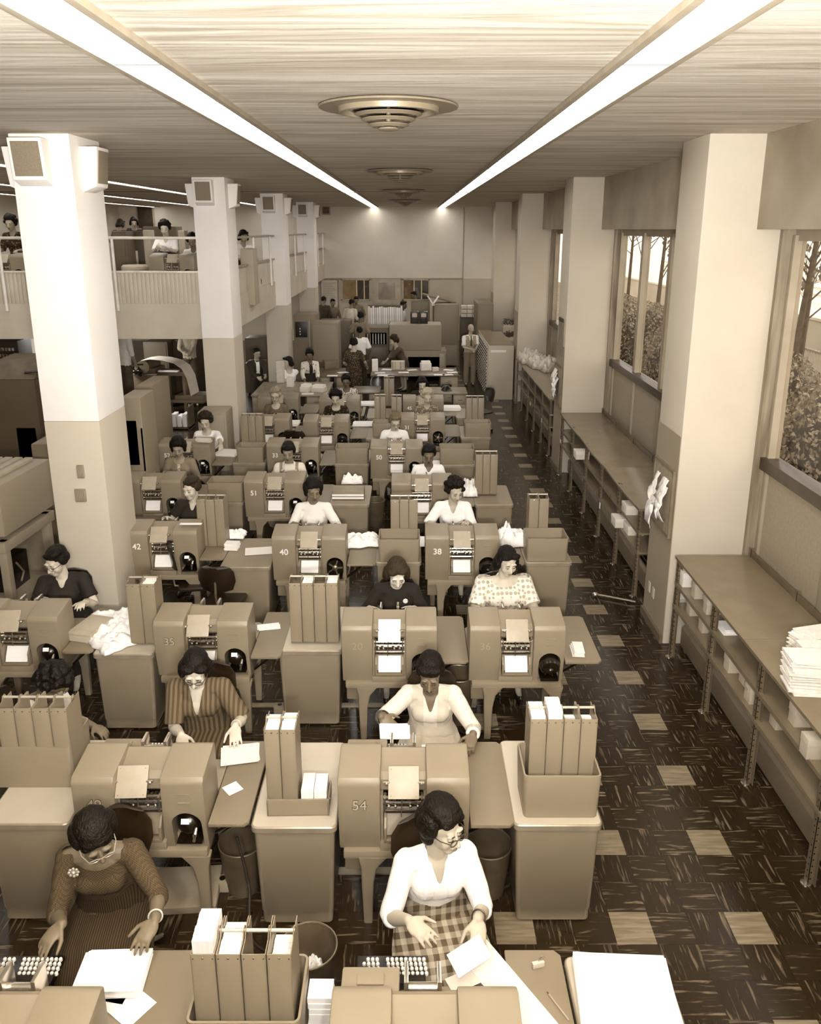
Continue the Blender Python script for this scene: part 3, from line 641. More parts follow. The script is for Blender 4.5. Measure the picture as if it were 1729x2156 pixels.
# ================================================================ people
TS = bpy.data.scenes.new('work'); TVL = TS.view_layers[0]
def fuse(mb, voxel, smooth=3, wr=0, wf=9, seed=0):
    """one continuous closed surface out of overlapping volumes"""
    me = mb.mesh('tmp', M['metal'], 0); o = bpy.data.objects.new('tmp', me); TS.collection.objects.link(o)
    m = o.modifiers.new('r', 'REMESH'); m.mode = 'VOXEL'; m.voxel_size = voxel; m.adaptivity = 0
    if smooth: q = o.modifiers.new('s', 'SMOOTH'); q.factor = .5; q.iterations = smooth
    TVL.update(); dg = TVL.depsgraph; r = bpy.data.meshes.new_from_object(o.evaluated_get(dg)); bpy.data.objects.remove(o); bpy.data.meshes.remove(me)
    if wr:
        cs = [v.co.copy() for v in r.vertices]; ns = [v.normal.copy() for v in r.vertices]; out = []
        for c_, n_ in zip(cs, ns):
            p = c_ * wf; k = noise.noise(p + V((seed, 0, 0))) + .5 * noise.noise(p * V((2.5, 2.5, .9))); out += list(c_ + n_ * k * wr)
        r.vertices.foreach_set('co', out)
    r.polygons.foreach_set('use_smooth', [True] * len(r.polygons)); r.update(); return r
def fin(me, mats, cut=None, split=None):
    me.materials.clear()
    for m in (mats if isinstance(mats, (list, tuple)) else [mats]): me.materials.append(m)
    if cut:
        bm = bmesh.new(); bm.from_mesh(me); bmesh.ops.delete(bm, geom=[v for v in bm.verts if cut(v.co)], context='VERTS')
        for it in range(8):
            nw = {}
            for v in bm.verts:
                if v.is_boundary:
                    nb = [e.other_vert(v).co for e in v.link_edges if e.is_boundary]
                    if len(nb) == 2: nw[v] = v.co * .4 + (nb[0] + nb[1]) * .3
            for v, c_ in nw.items(): v.co = c_
        bm.to_mesh(me); bm.free()
    if split:
        for p in me.polygons: p.material_index = split(p.center)
    return me
def ik(Sh, W, l1, l2, hint):
    d = W - Sh; L = d.length
    if L > (l1 + l2) * .995: d = d * ((l1 + l2) * .995 / L); L = d.length; W = Sh + d
    if L < .12: L = .12
    a = (l1 * l1 - l2 * l2 + L * L) / (2 * L); h = math.sqrt(max(0, l1 * l1 - a * a)); n = d.normalized(); hv = hint - n * hint.dot(n)
    return Sh + n * a + hv.normalized() * h, W
def hand(mb, W, d, n, inward, curl=.35, s=1, spread=.0):
    d = d.normalized(); n = (n - d * n.dot(d)).normalized(); t = d.cross(n)
    if t.dot(inward) < 0: t = -t
    rot = Matrix((t, d, n)).transposed()
    mb.ell(W + d * .048 * s, (.041 * s, .056 * s, .016 * s), rot, 12, 8); mb.ell(W + d * .075 * s, (.039 * s, .026 * s, .013 * s), rot, 12, 8)
    for i, L in enumerate((.070, .079, .074, .058)):
        L *= s; off = (.030 - .0195 * i) * s; b = W + d * (.082 - .004 * abs(i - 1.3)) * s + t * off; dd = (d + t * (1.2 - i) * (.07 + spread)).normalized(); pts = [b - dd * .02, b]; ang = 0
        for k, f in enumerate((.45, .32, .23)):
            ang += curl * (1.0 + .15 * i) * (1, 1.2, .8)[k]; v = dd * math.cos(ang) - n * math.sin(ang); pts.append(pts[-1] + v * L * f)
        mb.tube(pts, [.0085 * s, .0088 * s, .0082 * s, .0075 * s, .0062 * s], 8, True)
    b = W + d * .028 * s + t * .030 * s; td = (d * .62 + t * .72 - n * .25).normalized(); t2 = (d * .9 + t * .35 - n * .3).normalized()
    mb.tube([b - td * .015, b + td * .035 * s, b + td * .035 * s + t2 * .03 * s, b + td * .035 * s + t2 * .05 * s], [.013 * s, .0105 * s, .009 * s, .007 * s], 8, True)
def hair_blobs(mb, style, T, Rh, vol=1.0, seed=1):
    def E(c, r): mb.ell(T(c), tuple(q for q in r), Rh)
    rnd = random.Random(seed)
    if style == 'bald':
        for sx in (-1, 1): E((sx * .070, .03, .0), (.012, .045, .035))
        E((0, .095, -.01), (.06, .015, .035)); return
    if style == 'man':
        E((0, .022, .052), (.079, .096, .072)); E((0, .085, .0), (.062, .03, .055)); E((.02, -.055, .098), (.05, .035, .02))
        for sx in (-1, 1): E((sx * .071, .02, .02), (.012, .04, .045))
        return
    E((0, .030, .056), (.085 * vol, .098 * vol, .079 * vol)); E((0, .085, .0), (.072, .045, .07))
    for sx in (-1, 1): E((sx * .074, .022, .02), (.022, .055, .055))
    if style in ('bob', 'flip', 'wave'):
        for sx in (-1, 1):
            E((sx * .084, .02, -.02), (.032, .06, .065)); E((sx * .088, .03, -.06), (.033, .05, .035))
            if style == 'flip': E((sx * .118, .01, -.075), (.03, .03, .018)); E((sx * .135, .01, -.062), (.014, .018, .02))
        E((0, .09, -.05), (.085, .05, .06)); E((-.04, -.055, .088), (.05, .035, .028)); E((.04, -.05, .09), (.045, .035, .028))
    if style == 'bouffant':
        E((0, .02, .105), (.085, .095, .055)); E((0, -.038, .095), (.075, .048, .035)); E((.03, -.062, .082), (.04, .022, .018)); E((-.035, -.062, .080), (.04, .022, .018))
        for sx in (-1, 1): E((sx * .082, .03, .03), (.03, .06, .07)); E((sx * .078, .02, -.035), (.022, .04, .04))
        E((0, .095, .0), (.08, .05, .085))
    if style == 'sleek':
        E((0, .04, .09), (.075, .08, .045)); E((0, -.058, .075), (.068, .03, .022)); E((.0, -.045, .09), (.078, .04, .03)); E((0, .10, -.01), (.07, .035, .07))
    if style == 'curly':
        E((0, .02, .09), (.085, .09, .055)); E((0, .09, -.01), (.085, .05, .075))
        for i in range(70):
            th = rnd.uniform(0, 6.28); ph = rnd.uniform(-.55, 1.5); x, y, z = math.cos(th) * math.cos(ph), math.sin(th) * math.cos(ph), math.sin(ph)
            if y < -.45 and z < .55: continue
            E((x * .098, .025 + y * .108, .045 + z * .098), (rnd.uniform(.018, .03),) * 3)
    if style == 'updo': E((0, .075, .10), (.055, .05, .05)); E((0, -.05, .09), (.06, .035, .03))
    if style == 'short': E((0, -.045, .092), (.06, .035, .025)); E((.03, .0, .105), (.06, .07, .035))
HAIRM = {}
def hairmat(v):
    if v in HAIRM: return HAIRM[v]
    m = mat(v * (.28 if v < .17 else .62 if v < .3 else .9), .52, 0, .02, 1, .9, 1.0, spec=.16, key='hair', stretch=(90, 30, 90)); HAIRM[v] = m; return m
def person(label, hw, rz=0, seat=True, lean=.3, pitch=.6, yaw=0, roll=0, wr=None, wl=None, skin=.75, hair=('bob', .14), top=None, neck=('v', .09), sleeve=.5, bottom=None,
           fat=1.0, vox=.009, glasses=False, extras=(), chair=True, curl=.35, z0=0, male=False, split=None, hd=(None, None), trousers=False, legs=True, s=1.0, group=None, feetdx=0.0, necklace=None, twist=0, base_world=None):
    """hw: world point of the middle of the head. Local axes: the figure faces -y."""
    Rz = Matrix.Rotation(rz, 3, 'Z'); pitch *= .62; skin *= .93
    P0 = V((0, 0, .53 if seat else .93 * s)); sp = V((0, -math.sin(lean), math.cos(lean))); trunk = .52 * s
    Nk = P0 + sp * trunk; half = pitch * .45
    Rh = Euler((0, 0, yaw)).to_matrix() @ Euler((pitch, roll, 0), 'XYZ').to_matrix()
    nd = V((0, -math.sin(lean * .6 + half * .5), math.cos(lean * .6 + half * .5))); Hc = Nk + nd * .085 + Rh @ V((0, -.02, .105))
    root = V(hw) - Rz @ Hc; root.z = z0
    if base_world is not None: root = V(base_world)
    if seat is True: P0.z += 0
    dz = V(hw).z - z0 - Hc.z          # small stature change goes into the trunk
    if base_world is None:
        P0 = P0 + V((0, 0, 0)); k = 1 + max(-.12, min(.12, dz / trunk)); Nk = P0 + sp * trunk * k; Hc = Nk + nd * .085 + Rh @ V((0, -.02, .105)); root = V(hw) - Rz @ Hc; zoff = root.z - z0; root.z = z0
        if abs(zoff) > .001: P0.z += zoff; Nk.z += zoff; Hc.z += zoff
    def loc(p): return Rz.inverted() @ (V(p) - root) if p is not None else None
    T = lambda c: Hc + Rh @ V(c)
    t = thing('person', label, 'person', root, rz, group); hs = 1.10 if not male else 1.04
    sc = lambda m: (setattr(m, 'v', [Hc + (q - Hc) * hs for q in m.v]) or m)
    tx = Matrix.Rotation(twist, 3, 'Z')
    sw = (.172 if male else .158) * (1 + (fat - 1) * .55) * s
    Ss = {sd: Nk - sp * .055 + tx @ V((sd * sw, .0, 0)) for sd in (-1, 1)}
    def torso(mb, off, lo=0.0):
        prof = [(-.06, .13, .10), (0, .165, .118), (.12, .158, .112), (.34, .128, .098), (.55, .148, .112), (.78, .160, .105), (.93, .115, .078), (1.0, .062, .055)]
        if male: prof = [(-.06, .12, .10), (0, .150, .112), (.12, .148, .108), (.34, .145, .105), (.55, .165, .118), (.78, .18, .115), (.93, .13, .085), (1.0, .07, .06)]
        rings = []; ax = (Nk - P0)
        for (k, rx, ry) in prof:
            if k < lo: continue
            c = P0 + ax * k; f = fat if k < .85 else 1 + (fat - 1) * .4; u = (tx if k > .3 else Matrix.Identity(3)) @ V((1, 0, 0)); w_ = ax.normalized().cross(u)
            rings.append([c + u * math.cos(a) * (rx * f * s + off) + w_ * math.sin(a) * (ry * f * s + off) for a in [2 * math.pi * q / 20 for q in range(20)]])
        mb.loft(rings)
        if not male:
            mb.ell(P0 + ax * .65 + tx @ V((0, -.060 * fat, 0)), (.128 * fat + off, .066 * fat + off, .078 * fat + off))
            for sd in (-1, 1): mb.ell(P0 + ax * .65 + tx @ V((sd * .058 * fat, -.076 * fat, 0)), (.06 * fat + off, .052 * fat + off, .062 * fat + off))
        for sd in (-1, 1): mb.tube([Nk - sp * .035, Ss[sd]], [.06 * s + off, .052 * s + off], 12, True)
    arms = {}
    for sd, w_ in ((-1, loc(wr)), (1, loc(wl))):
        W = w_ if w_ is not None else (Nk + V((sd * .19, -.26, -.30)) if seat else Nk + V((sd * .23, -.06, -.52)))
        E, W = ik(Ss[sd], W, .275 * s, .245 * s, V((sd * (.38 if seat else .55), .45, -.8))); arms[sd] = (Ss[sd], E, W)
    body = MB(); torso(body, 0)
    body.tube([Hc + Rh @ V((0, .02, -.05)), Nk + V((0, .005, -.03))], [.052 * s, .060 * s], 14, True)
    hd_ = MB()
    hd_.ell(T((0, .015, .03)), (.074, .093, .087), Rh, 20, 14); hd_.ell(T((0, -.028, -.03)), (.059, .064, .080), Rh, 18, 12); hd_.ell(T((0, -.055, -.088)), (.034, .032, .026), Rh)
    for sx in (-1, 1):
        hd_.ell(T((sx * .036, -.060, -.032)), (.026, .024, .032), Rh); hd_.ell(T((sx * .076, .008, -.008)), (.008, .018, .030), Rh); hd_.ell(T((sx * .011, -.100, -.033)), (.009, .010, .008), Rh)
        hd_.ell(T((sx * .031, -.080, .004)), (.015, .010, .010), Rh); hd_.ell(T((sx * .03, -.080, .026)), (.024, .014, .009), Rh)
    hd_.tube([T((0, -.082, .015)), T((0, -.098, -.010)), T((0, -.112, -.030))], [.008, .0095, .0115], 10, True)
    hd_.ell(T((0, -.090, -.057)), (.021, .010, .006), Rh); hd_.ell(T((0, -.088, -.068)), (.017, .011, .0075), Rh)
    sc(hd_); body.add(hd_.v, hd_.f)
    af = 1 + (fat - 1) * .8
    for sd in (-1, 1):
        a, e, w_ = arms[sd]; body.tube([a, a.lerp(e, .5), e, e.lerp(w_, .35), w_], [.048 * af * s, .043 * af * s, .036 * af * s, .038 * af * s, .026 * s], 14, True)
        h = hd[0 if sd < 0 else 1]; fd = (w_ - e).normalized(); d = V(h[0]) if h else (fd + V((0, -.35, -.15)) if seat else fd); n = V(h[1]) if h else (V((0, -.2, 1)) if seat else V((sd * .3, -1, 0)))
        hand(body, w_, Rz.inverted() @ d if h else d, Rz.inverted() @ n if h else n, V((-sd, 0, 0)), (h[2] if h and len(h) > 2 else curl), (1.10 if male else 1.10) * s)
    K = {}; A = {}
    for sd in (-1, 1):
        hp = P0 + V((sd * .085 * s, 0, -.02))
        if seat: K[sd] = V((sd * .10, -.42, .50)); A[sd] = V((sd * .09 + feetdx, -.36 - .08 * (sd > 0), .09))
        else: K[sd] = V((sd * .095 * s, -.02, .50 * s)); A[sd] = V((sd * .10 * s, .02, .085))
        if legs:
            body.tube([hp, hp.lerp(K[sd], .5), K[sd], K[sd].lerp(A[sd], .35), A[sd]], [.085 * af, .072 * af, .052 * af, .052 * af, .034], 14, True)
            body.tube([A[sd], A[sd] + V((0, -.06, -.045)), A[sd] + V((0, -.15, -.065))], [.032, .028, .02], 10, True)
    put('body', fin(fuse(body, vox * .8, 2), mat(skin, .5, 0, .02, 6, .05, 200, key='skin')), t)
    # garments
    top = top or mat(.9); off = .013
    g = MB(); torso(g, off, .06 if seat else .0)
    for sd in (-1, 1):
        a, e, w_ = arms[sd]; o2 = .012
        if sleeve <= .5: mid = a.lerp(e, sleeve * 2); g.tube([a, a.lerp(mid, .5), mid], [.053 * af * s + o2, .052 * af * s + o2, .050 * af * s + o2 + .004], 14)
        else: mid = e.lerp(w_, (sleeve - .5) * 2); g.tube([a, a.lerp(e, .5), e, e.lerp(mid, .5), mid], [.053 * af * s + o2, .047 * af * s + o2, .042 * af * s + o2, .040 * af * s + o2, .034 * af * s + o2], 14)
        g.ell(a, .056 * af * s + o2)
    fw = Matrix.Rotation(0, 3, 'X'); kind, dep = neck; ax = (Nk - P0).normalized()
    def cut(p):
        q = p - Nk; al = q.dot(ax); front = q.y < .02
        if kind == 'v': return al > .03 or (q.y < -.01 and al > -dep and abs(q.x) < .044 * (al + dep) / (dep + .03) + .004) or (abs(q.x) < .052 and al > .0)
        if kind == 'boat': return al > .012 - max(0, .0) and True or (abs(q.x) < .115 and al > -.022 - (.022 if front else 0) * (1 - (q.x / .115) ** 2))
        if kind == 'round': return al > .03 or (abs(q.x) < .075 and al > -.02 - (dep * (1 - (q.x / .075) ** 2) if front else 0))
        return al > .05                        # high collar
    tm = fuse(g, vox, 2, .006, 9, hash(label) % 97)
    put('top', fin(tm, top, cut, (lambda c: split(c - Nk, c - P0)) if split else None), t)
    hv = hair[1]; hm = MB(); hair_blobs(hm, hair[0], T, Rh, hair[2] if len(hair) > 2 else 1, len(label))
    put('hair', fin(fuse(sc(hm), max(.0055, vox * .75), 4, .0032 if hair[0] != 'bald' else .001, 26, 3), hairmat(hv)), t)
    lo = mat(max(.08, hv * .8), .6, key='brow_hair'); fm_ = MB()
    for sx in (-1, 1):
        f = MB(); f.tube([T((sx * .017, -.0935, .022)), T((sx * .032, -.0945, .028)), T((sx * .048, -.082, .022))], [.0022, .003, .0015], 6, True); sc(f).build('eyebrow', lo, t)
        f = MB(); f.tube([T((sx * .018, -.0885, -.001)), T((sx * .031, -.0925, -.0045)), T((sx * .045, -.082, .0)), ], [.0018, .0026, .0018], 6, True); sc(f).build('eyelash', M['black'], t)
    f = MB(); f.ell(T((0, -.097, -.0575)), (.019, .006, .0035), Rh); f.ell(T((0, -.096, -.067)), (.015, .006, .0045), Rh); sc(f).build('lips', mat(max(.12, skin - .27), .4, key='lips'), t)
    if glasses:
        f = MB()
        for sx in (-1, 1):
            f.tube([T((sx * .033 + .023 * math.cos(a), -.106, .001 + .017 * math.sin(a) + .004 * sx * math.cos(a))) for a in [2 * math.pi * q / 16 for q in range(17)]], .0022, 6)
            f.tube([T((sx * .056, -.104, .008)), T((sx * .078, -.06, .008)), T((sx * .08, .01, .0))], .0022, 6)
        f.tube([T((-.011, -.106, .004)), T((0, -.110, .008)), T((.011, -.106, .004))], .0022, 6); sc(f).build('glasses', mat(.2 if glasses == 1 else .7, .3, .3, key='frame'), t)
    if bottom is not None:
        f = MB()
        if trousers:
            for sd in (-1, 1): f.tube([P0 + V((sd * .07, 0, .0)), P0.lerp(K[sd], .5) + V((sd * .03, 0, 0)), K[sd], A[sd] + V((0, 0, -.01))], [.11 * fat, .095, .080, .068], 16)
            f.ell(P0 + V((0, 0, .02)), (.165 * fat, .125 * fat, .11))
            put('trousers', fin(fuse(f, vox, 1, .006, 7), bottom), t)
        else:
            Ks, As = (K[1] + K[-1]) / 2, (A[1] + A[-1]) / 2; rings = []
            W0 = P0 + (Nk - P0) * .22
            secs = [(P0 + (Nk - P0) * .42, .150, .122, 0), (P0 + (Nk - P0) * .36, .152, .124, .03), (P0 + (Nk - P0) * .28, .158, .128, .05), (P0 + (Nk - P0) * .05, .195, .145, .25)] + ([(P0.lerp(Ks, .5) + V((0, 0, .015)), .24, .125, .8), (Ks + V((0, -.03, .005)), .26, .14, 1.1), (Ks + V((0, -.10, -.10)), .265, .13, 1.7), (Ks.lerp(As, .5) + V((0, -.08, 0)), .26, .13, 1.57)] if seat else [(P0.lerp(Ks, .5), .20, .16, 0), (Ks + V((0, 0, .05)), .215, .17, 0), (Ks.lerp(As, .25), .22, .175, 0)])
            for c, rx, ry, tilt in secs:
                w_ = V((0, math.cos(tilt) if seat else 1, math.sin(tilt) if seat else 0)); n = 64
                pl_ = .0 if rx < .16 else .007
                rings.append([c + V((1, 0, 0)) * (rx * fat + pl_ * math.cos(14 * 2 * math.pi * q / n)) * math.cos(2 * math.pi * q / n) + w_ * (ry * fat + pl_ * math.cos(14 * 2 * math.pi * q / n)) * math.sin(2 * math.pi * q / n) for q in range(n)])
            f.loft(rings, caps=True); f.build('skirt', bottom, t, smooth=60)
    if legs:
        for sd in (-1, 1):
            f = MB(); a = A[sd]; f.tube([a + V((0, .02, -.06)), a + V((0, -.05, -.062)), a + V((0, -.13, -.068)), a + V((0, -.18, -.072))], [.028, .032, .03, .014], 10, True); f.build('shoe', M['vinyl'], t)
    if necklace:
        f = MB(); n = 40
        for rr_ in necklace:
            for q in range(n):
                a = 2 * math.pi * q / n; c = Nk + V((rr_ * math.cos(a), -.01 + rr_ * .95 * math.sin(a), -.012 + (.05 if math.sin(a) > 0 else -.045) * abs(math.sin(a)) - (rr_ - .07) * 1.0)); f.ell(c, .0058, n=6, m=5)
        f.build('necklace', mat(.95, .3, key='pearl'), t)
    for ex_ in extras: ex_(t, T, Rh, Nk, P0, arms)
    if seat and chair:
        ch = thing('office_chair', 'black swivel chair under the person with ' + ' '.join(re.sub('person,? ?', '', label).replace('seated, ', '').split(' ')[:8]).rstrip(','), 'chair', root, rz, 'swivel chairs of the operators')
        chair_parts(ch)
    return t
def chair_parts(ch):
    part('seat', 'ch_s', lambda mb: mb.rbox([(0, .05, .395, .38, .38, .06), (0, .05, .405, .41, .41, .08), (0, .05, .425, .41, .41, .08), (0, .05, .44, .38, .38, .06)]), M['vinyl'], ch)
    def bk(mb):
        rings = []
        for z, w_, y in ((.62, .10, .27), (.64, .16, .272), (.74, .195, .28), (.84, .19, .30), (.90, .15, .31), (.915, .09, .312)):
            rings.append([V((w_ * math.cos(a), y + .022 * math.sin(a) + .05 * (1 - math.cos(a) ** 2) * 1 - .03, z)) for a in [2 * math.pi * q / 20 for q in range(20)]])
        mb.loft(rings)
    part('backrest', 'ch_b', bk, M['vinyl'], ch)
    part('back_support', 'ch_u', lambda mb: mb.tube([(0, .1, .37), (0, .30, .40), (0, .325, .60), (0, .315, .75)], .013, 8), M['steel'], ch)
    part('column', 'ch_c', lambda mb: mb.tube([(0, .05, .08), (0, .05, .395)], .025, 12), M['steel'], ch)
    for q in range(4):
        a = math.pi / 2 * q + .7
        part('leg', 'ch_l', lambda mb: mb.tube([(0, 0, .10), (.14, 0, .075), (.25, 0, .05)], [.02, .016, .014], 8, True), M['steel'], ch, (0, .05, 0), a)
        part('caster', 'ch_w', lambda mb: mb.tube([(.25, -.012, .027), (.25, .012, .027)], .027, 12), M['black'], ch, (0, .05, 0), a)
def brooch(dx, dz, r=.022, v=.75):
    def f(t, T, Rh, Nk, P0, arms):
        m_ = MB(); c = Nk + V((dx, -.125, dz))
        for q in range(8): m_.ell(c + V((r * math.cos(q * .785), 0, r * math.sin(q * .785))), (.009, .007, .009), n=8, m=6)
        m_.ell(c, r * .6); m_.build('brooch', mat(v, .25, .5), t)
    return f
def bangle(sd, v=.9):
    def f(t, T, Rh, Nk, P0, arms):
        a, e, w = arms[sd]; d = (w - e).normalized(); c = w - d * .035; x = d.orthogonal().normalized(); y = d.cross(x); m_ = MB()
        m_.tube([c + (x * math.cos(q) + y * math.sin(q)) * .034 for q in [2 * math.pi * k / 18 for k in range(19)]], .0045, 6); m_.build('bracelet', mat(v, .3, .2), t)
    return f
def collar(v=.93, wd=.085):
    def f(t, T, Rh, Nk, P0, arms):
        m_ = MB(); rings = []
        for r0, z in ((.056, .035), (.075, .01), (wd + .02, -.035), (wd + .045, -.065)):
            rings.append([Nk + V((r0 * 1.15 * math.cos(a), -.015 + r0 * math.sin(a) * 1.05, z + (-.02 if math.sin(a) < 0 else .01))) for a in [2 * math.pi * q / 28 for q in range(28)]])
        m_.loft(rings, caps=False); o = m_.build('collar', mat(v, .8, key='collar_cloth'), t); sm = o.modifiers.new('t', 'SOLIDIFY'); sm.thickness = .004
    return f
def tie(v=.3):
    def f(t, T, Rh, Nk, P0, arms):
        m_ = MB(); ax = P0 - Nk; m_.tube([Nk + V((0, -.075, -.01)), Nk + ax * .2 + V((0, -.135, 0)), Nk + ax * .55 + V((0, -.135, 0))], [.012, .02, .026], 6, True); m_.build('necktie', mat(v, .7), t)
    return f
def bowtie(t, T, Rh, Nk, P0, arms):
    m_ = MB()
    for sx in (-1, 1): m_.ell(Nk + V((sx * .022, -.085, -.0)), (.022, .010, .014))
    m_.build('bow_tie', M['black'], t)
def patch(t, T, Rh, Nk, P0, arms):
    m_ = MB(); ax = P0 - Nk; c = Nk + ax * .52 + V((-.05, -.165, .0))
    m_.box(c, (.11, .02, .13), (-.25, 0, .2), .008); m_.build('patterned_patch', pattern('dots', .15, .85, 42, thr=.35), t)
def ring_(sd, v=.8):
    def f(t, T, Rh, Nk, P0, arms): pass
    return f
def sash(v):
    def f(t, T, Rh, Nk, P0, arms):
        m_ = MB(); c = P0 + (Nk - P0) * .34; rings = []
        for k, r in ((-.035, 0), (-.03, .006), (.03, .006), (.035, 0)): rings.append([c + (Nk - P0).normalized() * k + V(((.150 + r) * math.cos(a), (.120 + r) * math.sin(a), 0)) for a in [2 * math.pi * q / 32 for q in range(32)]])
        m_.loft(rings); m_.box(c + V((-.06, -.135, -.11)), (.035, .008, .17), (.35, .1, 0), .003); m_.build('sash', v, t)
    return f
VX1, VX2, VX3 = .0065, .010, .014
houndstooth = pattern('check', .19, .27, 130); plaidm = pattern('plaid', .28, .66, 5.5)
wht = mat(.96, .8, 0, .012, 5, .15, 60, key='white_cloth')
# --- front row
person('person, seated, dark checked wool dress with boat neck and round brooch, reaching to the keyboard', (-1.625, 3.50, 1.19), R(8), lean=.30, pitch=.95, yaw=.4, roll=-.12, wr=(-1.735, 3.26, .875), wl=(-1.27, 3.26, .90), skin=.43,
       hair=('bouffant', .09), top=houndstooth, neck=('boat', .1), sleeve=.62, bottom=pattern('stripe', .12, .21, 26), vox=VX1, fat=1.05, glasses=2, extras=[brooch(-.10, -.03), bangle(1), sash(houndstooth)],
       hd=((V((-.5, -.75, -.32)), V((-.15, -.3, 1)), .28), (V((-.35, -.85, -.30)), V((.1, -.3, 1)), .30)))
person('person, seated, white sweater over plaid skirt, glasses, looking aside while holding a card', (.165, 3.56, 1.20), R(10), lean=.18, pitch=.25, yaw=.62, roll=.0, wr=(-.01, 3.26, .90), wl=(.335, 3.27, .90), skin=.74,
       hair=('bouffant', .09), top=wht, neck=('v', .10), sleeve=.60, bottom=plaidm, vox=VX1, fat=1.06, glasses=1, extras=[bangle(1, .2)],
       hd=((V((.75, -.62, -.2)), V((-.2, -.35, 1)), .22), (V((-.02, -.75, -.62)), V((.2, -.9, .8)), .30)))
# --- second row
person('person, seated, grey striped shirtwaist dress and glasses, leafing through sheets', (-1.535, 5.17, 1.18), R(2), lean=.30, pitch=.85, yaw=.1, roll=.08, wr=(-1.60, 4.93, .81), wl=(-1.235, 4.99, .84), skin=.80, hair=('bob', .10), top=pattern('stripe', .25, .36, 9.5, stretch=(1, 1, .02)), neck=('v', .17), sleeve=.46,
       bottom=pattern('stripe', .20, .32, 9.5, stretch=(1, 1, .02)), vox=.0075, fat=1.15, glasses=1, extras=[bangle(1, .7)], hd=((V((.35, -.9, -.2)), V((0, -.2, 1)), .35), (V((.2, -.9, -.3)), V((0, -.3, 1)), .15)))
person('person, seated, light long-sleeved blouse and pale vest, lifting a stack of cards', (.14, 5.13, 1.17), R(-3), lean=.26, pitch=.62, yaw=-.05, wr=(-.20, 4.83, 1.02), wl=(.43, 4.86, .86), skin=.38, hair=('sleek', .08), top=[mat(.82, .8, 0, .02, 5, .15, 60, key='blouse_cloth'), mat(.74, .85, 0, .02, 5, .2, 90, key='vest_knit')],
       split=lambda n, p: 1 if (.05 < abs(n.x) < .135 and n.z < .02 and n.y < .12) else 0, neck=('v', .10), sleeve=.94, bottom=mat(.72, .85, key='skirt_cloth'), vox=.0075, fat=1.06, extras=[], hd=((V((.75, -.25, -.6)), V((.1, -.8, .7)), .45), (V((-.3, -.85, -.3)), V((.1, -.3, 1)), .4)))
person('person, bent low behind the left-edge trays, dark hair and white blouse', (at(112, 1440, z=1.12)), R(70), lean=.42, pitch=1.35, skin=.42, hair=('curly', .07), top=wht, neck=('round', .03), sleeve=.5, bottom=mat(.3), vox=.009)
# --- third row
person('person, seated, black short-sleeved dress and glasses, beside the first left column', at(118, 1182, z=1.2), R(12), lean=.2, pitch=.55, yaw=-.55, roll=0, wr=at(80, 1262, z=.9), wl=at(178, 1268, z=.88), skin=.78, hair=('short', .13, 1.03), top=mat(.07, .8, 0, .01, 4, key='black_cloth'), neck=('v', .07), sleeve=.36, bottom=mat(.07, .8, key='black_cloth'), vox=VX2, fat=1.1, glasses=1, extras=[bangle(1, .6)])
person('person, seated, black cardigan with a light brooch, brown wavy hair', at(836, 1207, z=1.18), 0, lean=.25, pitch=.85, yaw=.12, wr=at(778, 1280, z=.88), wl=at(872, 1280, z=.88), skin=.84, hair=('bob', .24), top=mat(.06, .85, 0, .01, 4, key='black_knit'), neck=('high', 0), sleeve=.44, bottom=mat(.1), vox=VX2, extras=[brooch(.085, -.10, .016, .95)])
person('person, seated, light star-patterned dress and thick pearl necklace', at(1068, 1183, z=1.2), R(4), lean=.12, pitch=.45, yaw=.22, roll=.05, wr=at(1015, 1290, z=.85), wl=at(1125, 1290, z=.85), skin=.78, hair=('flip', .08), top=pattern('dots', .64, .86, 24, thr=.42), neck=('boat', .1), sleeve=.44,
       bottom=pattern('dots', .66, .84, 30, thr=.42), vox=VX2, fat=1.42, necklace=(.062, .070, .078))
# --- fourth row
person('person, seated, dark V-neck dress with a ring-patterned patch, short brown hair', at(403, 1028, z=1.22), R(-8), lean=.12, pitch=.30, yaw=-.25, wr=at(352, 1090, z=.9), wl=at(420, 1100, z=.9), skin=.80, hair=('short', .24, 1.03), top=mat(.09, .8, 0, .02, 5, key='dark_cloth'), neck=('v', .07), sleeve=.28, bottom=mat(.1), vox=VX2, fat=1.2, extras=[patch])
person('person, seated, pale short-necked sweater, dark hair piled high, looking aside', at(660, 1033, z=1.22), 0, lean=.14, pitch=.35, yaw=.28, wr=at(618, 1102, z=.9), wl=at(706, 1105, z=.9), skin=.45, hair=('bouffant', .08), top=mat(.90, .85, 0, .015, 5, .1, 70, key='pale_knit'), neck=('high', 0), sleeve=.9, bottom=mat(.5), vox=VX2)
person('person, seated, plain white collared blouse, curly dark hair', at(958, 1033, z=1.22), 0, lean=.2, pitch=.55, yaw=.35, wr=at(905, 1100, z=.9), wl=at(985, 1100, z=.9), skin=.72, hair=('curly', .14), top=wht, neck=('v', .09), sleeve=.46, bottom=mat(.3), vox=VX2)
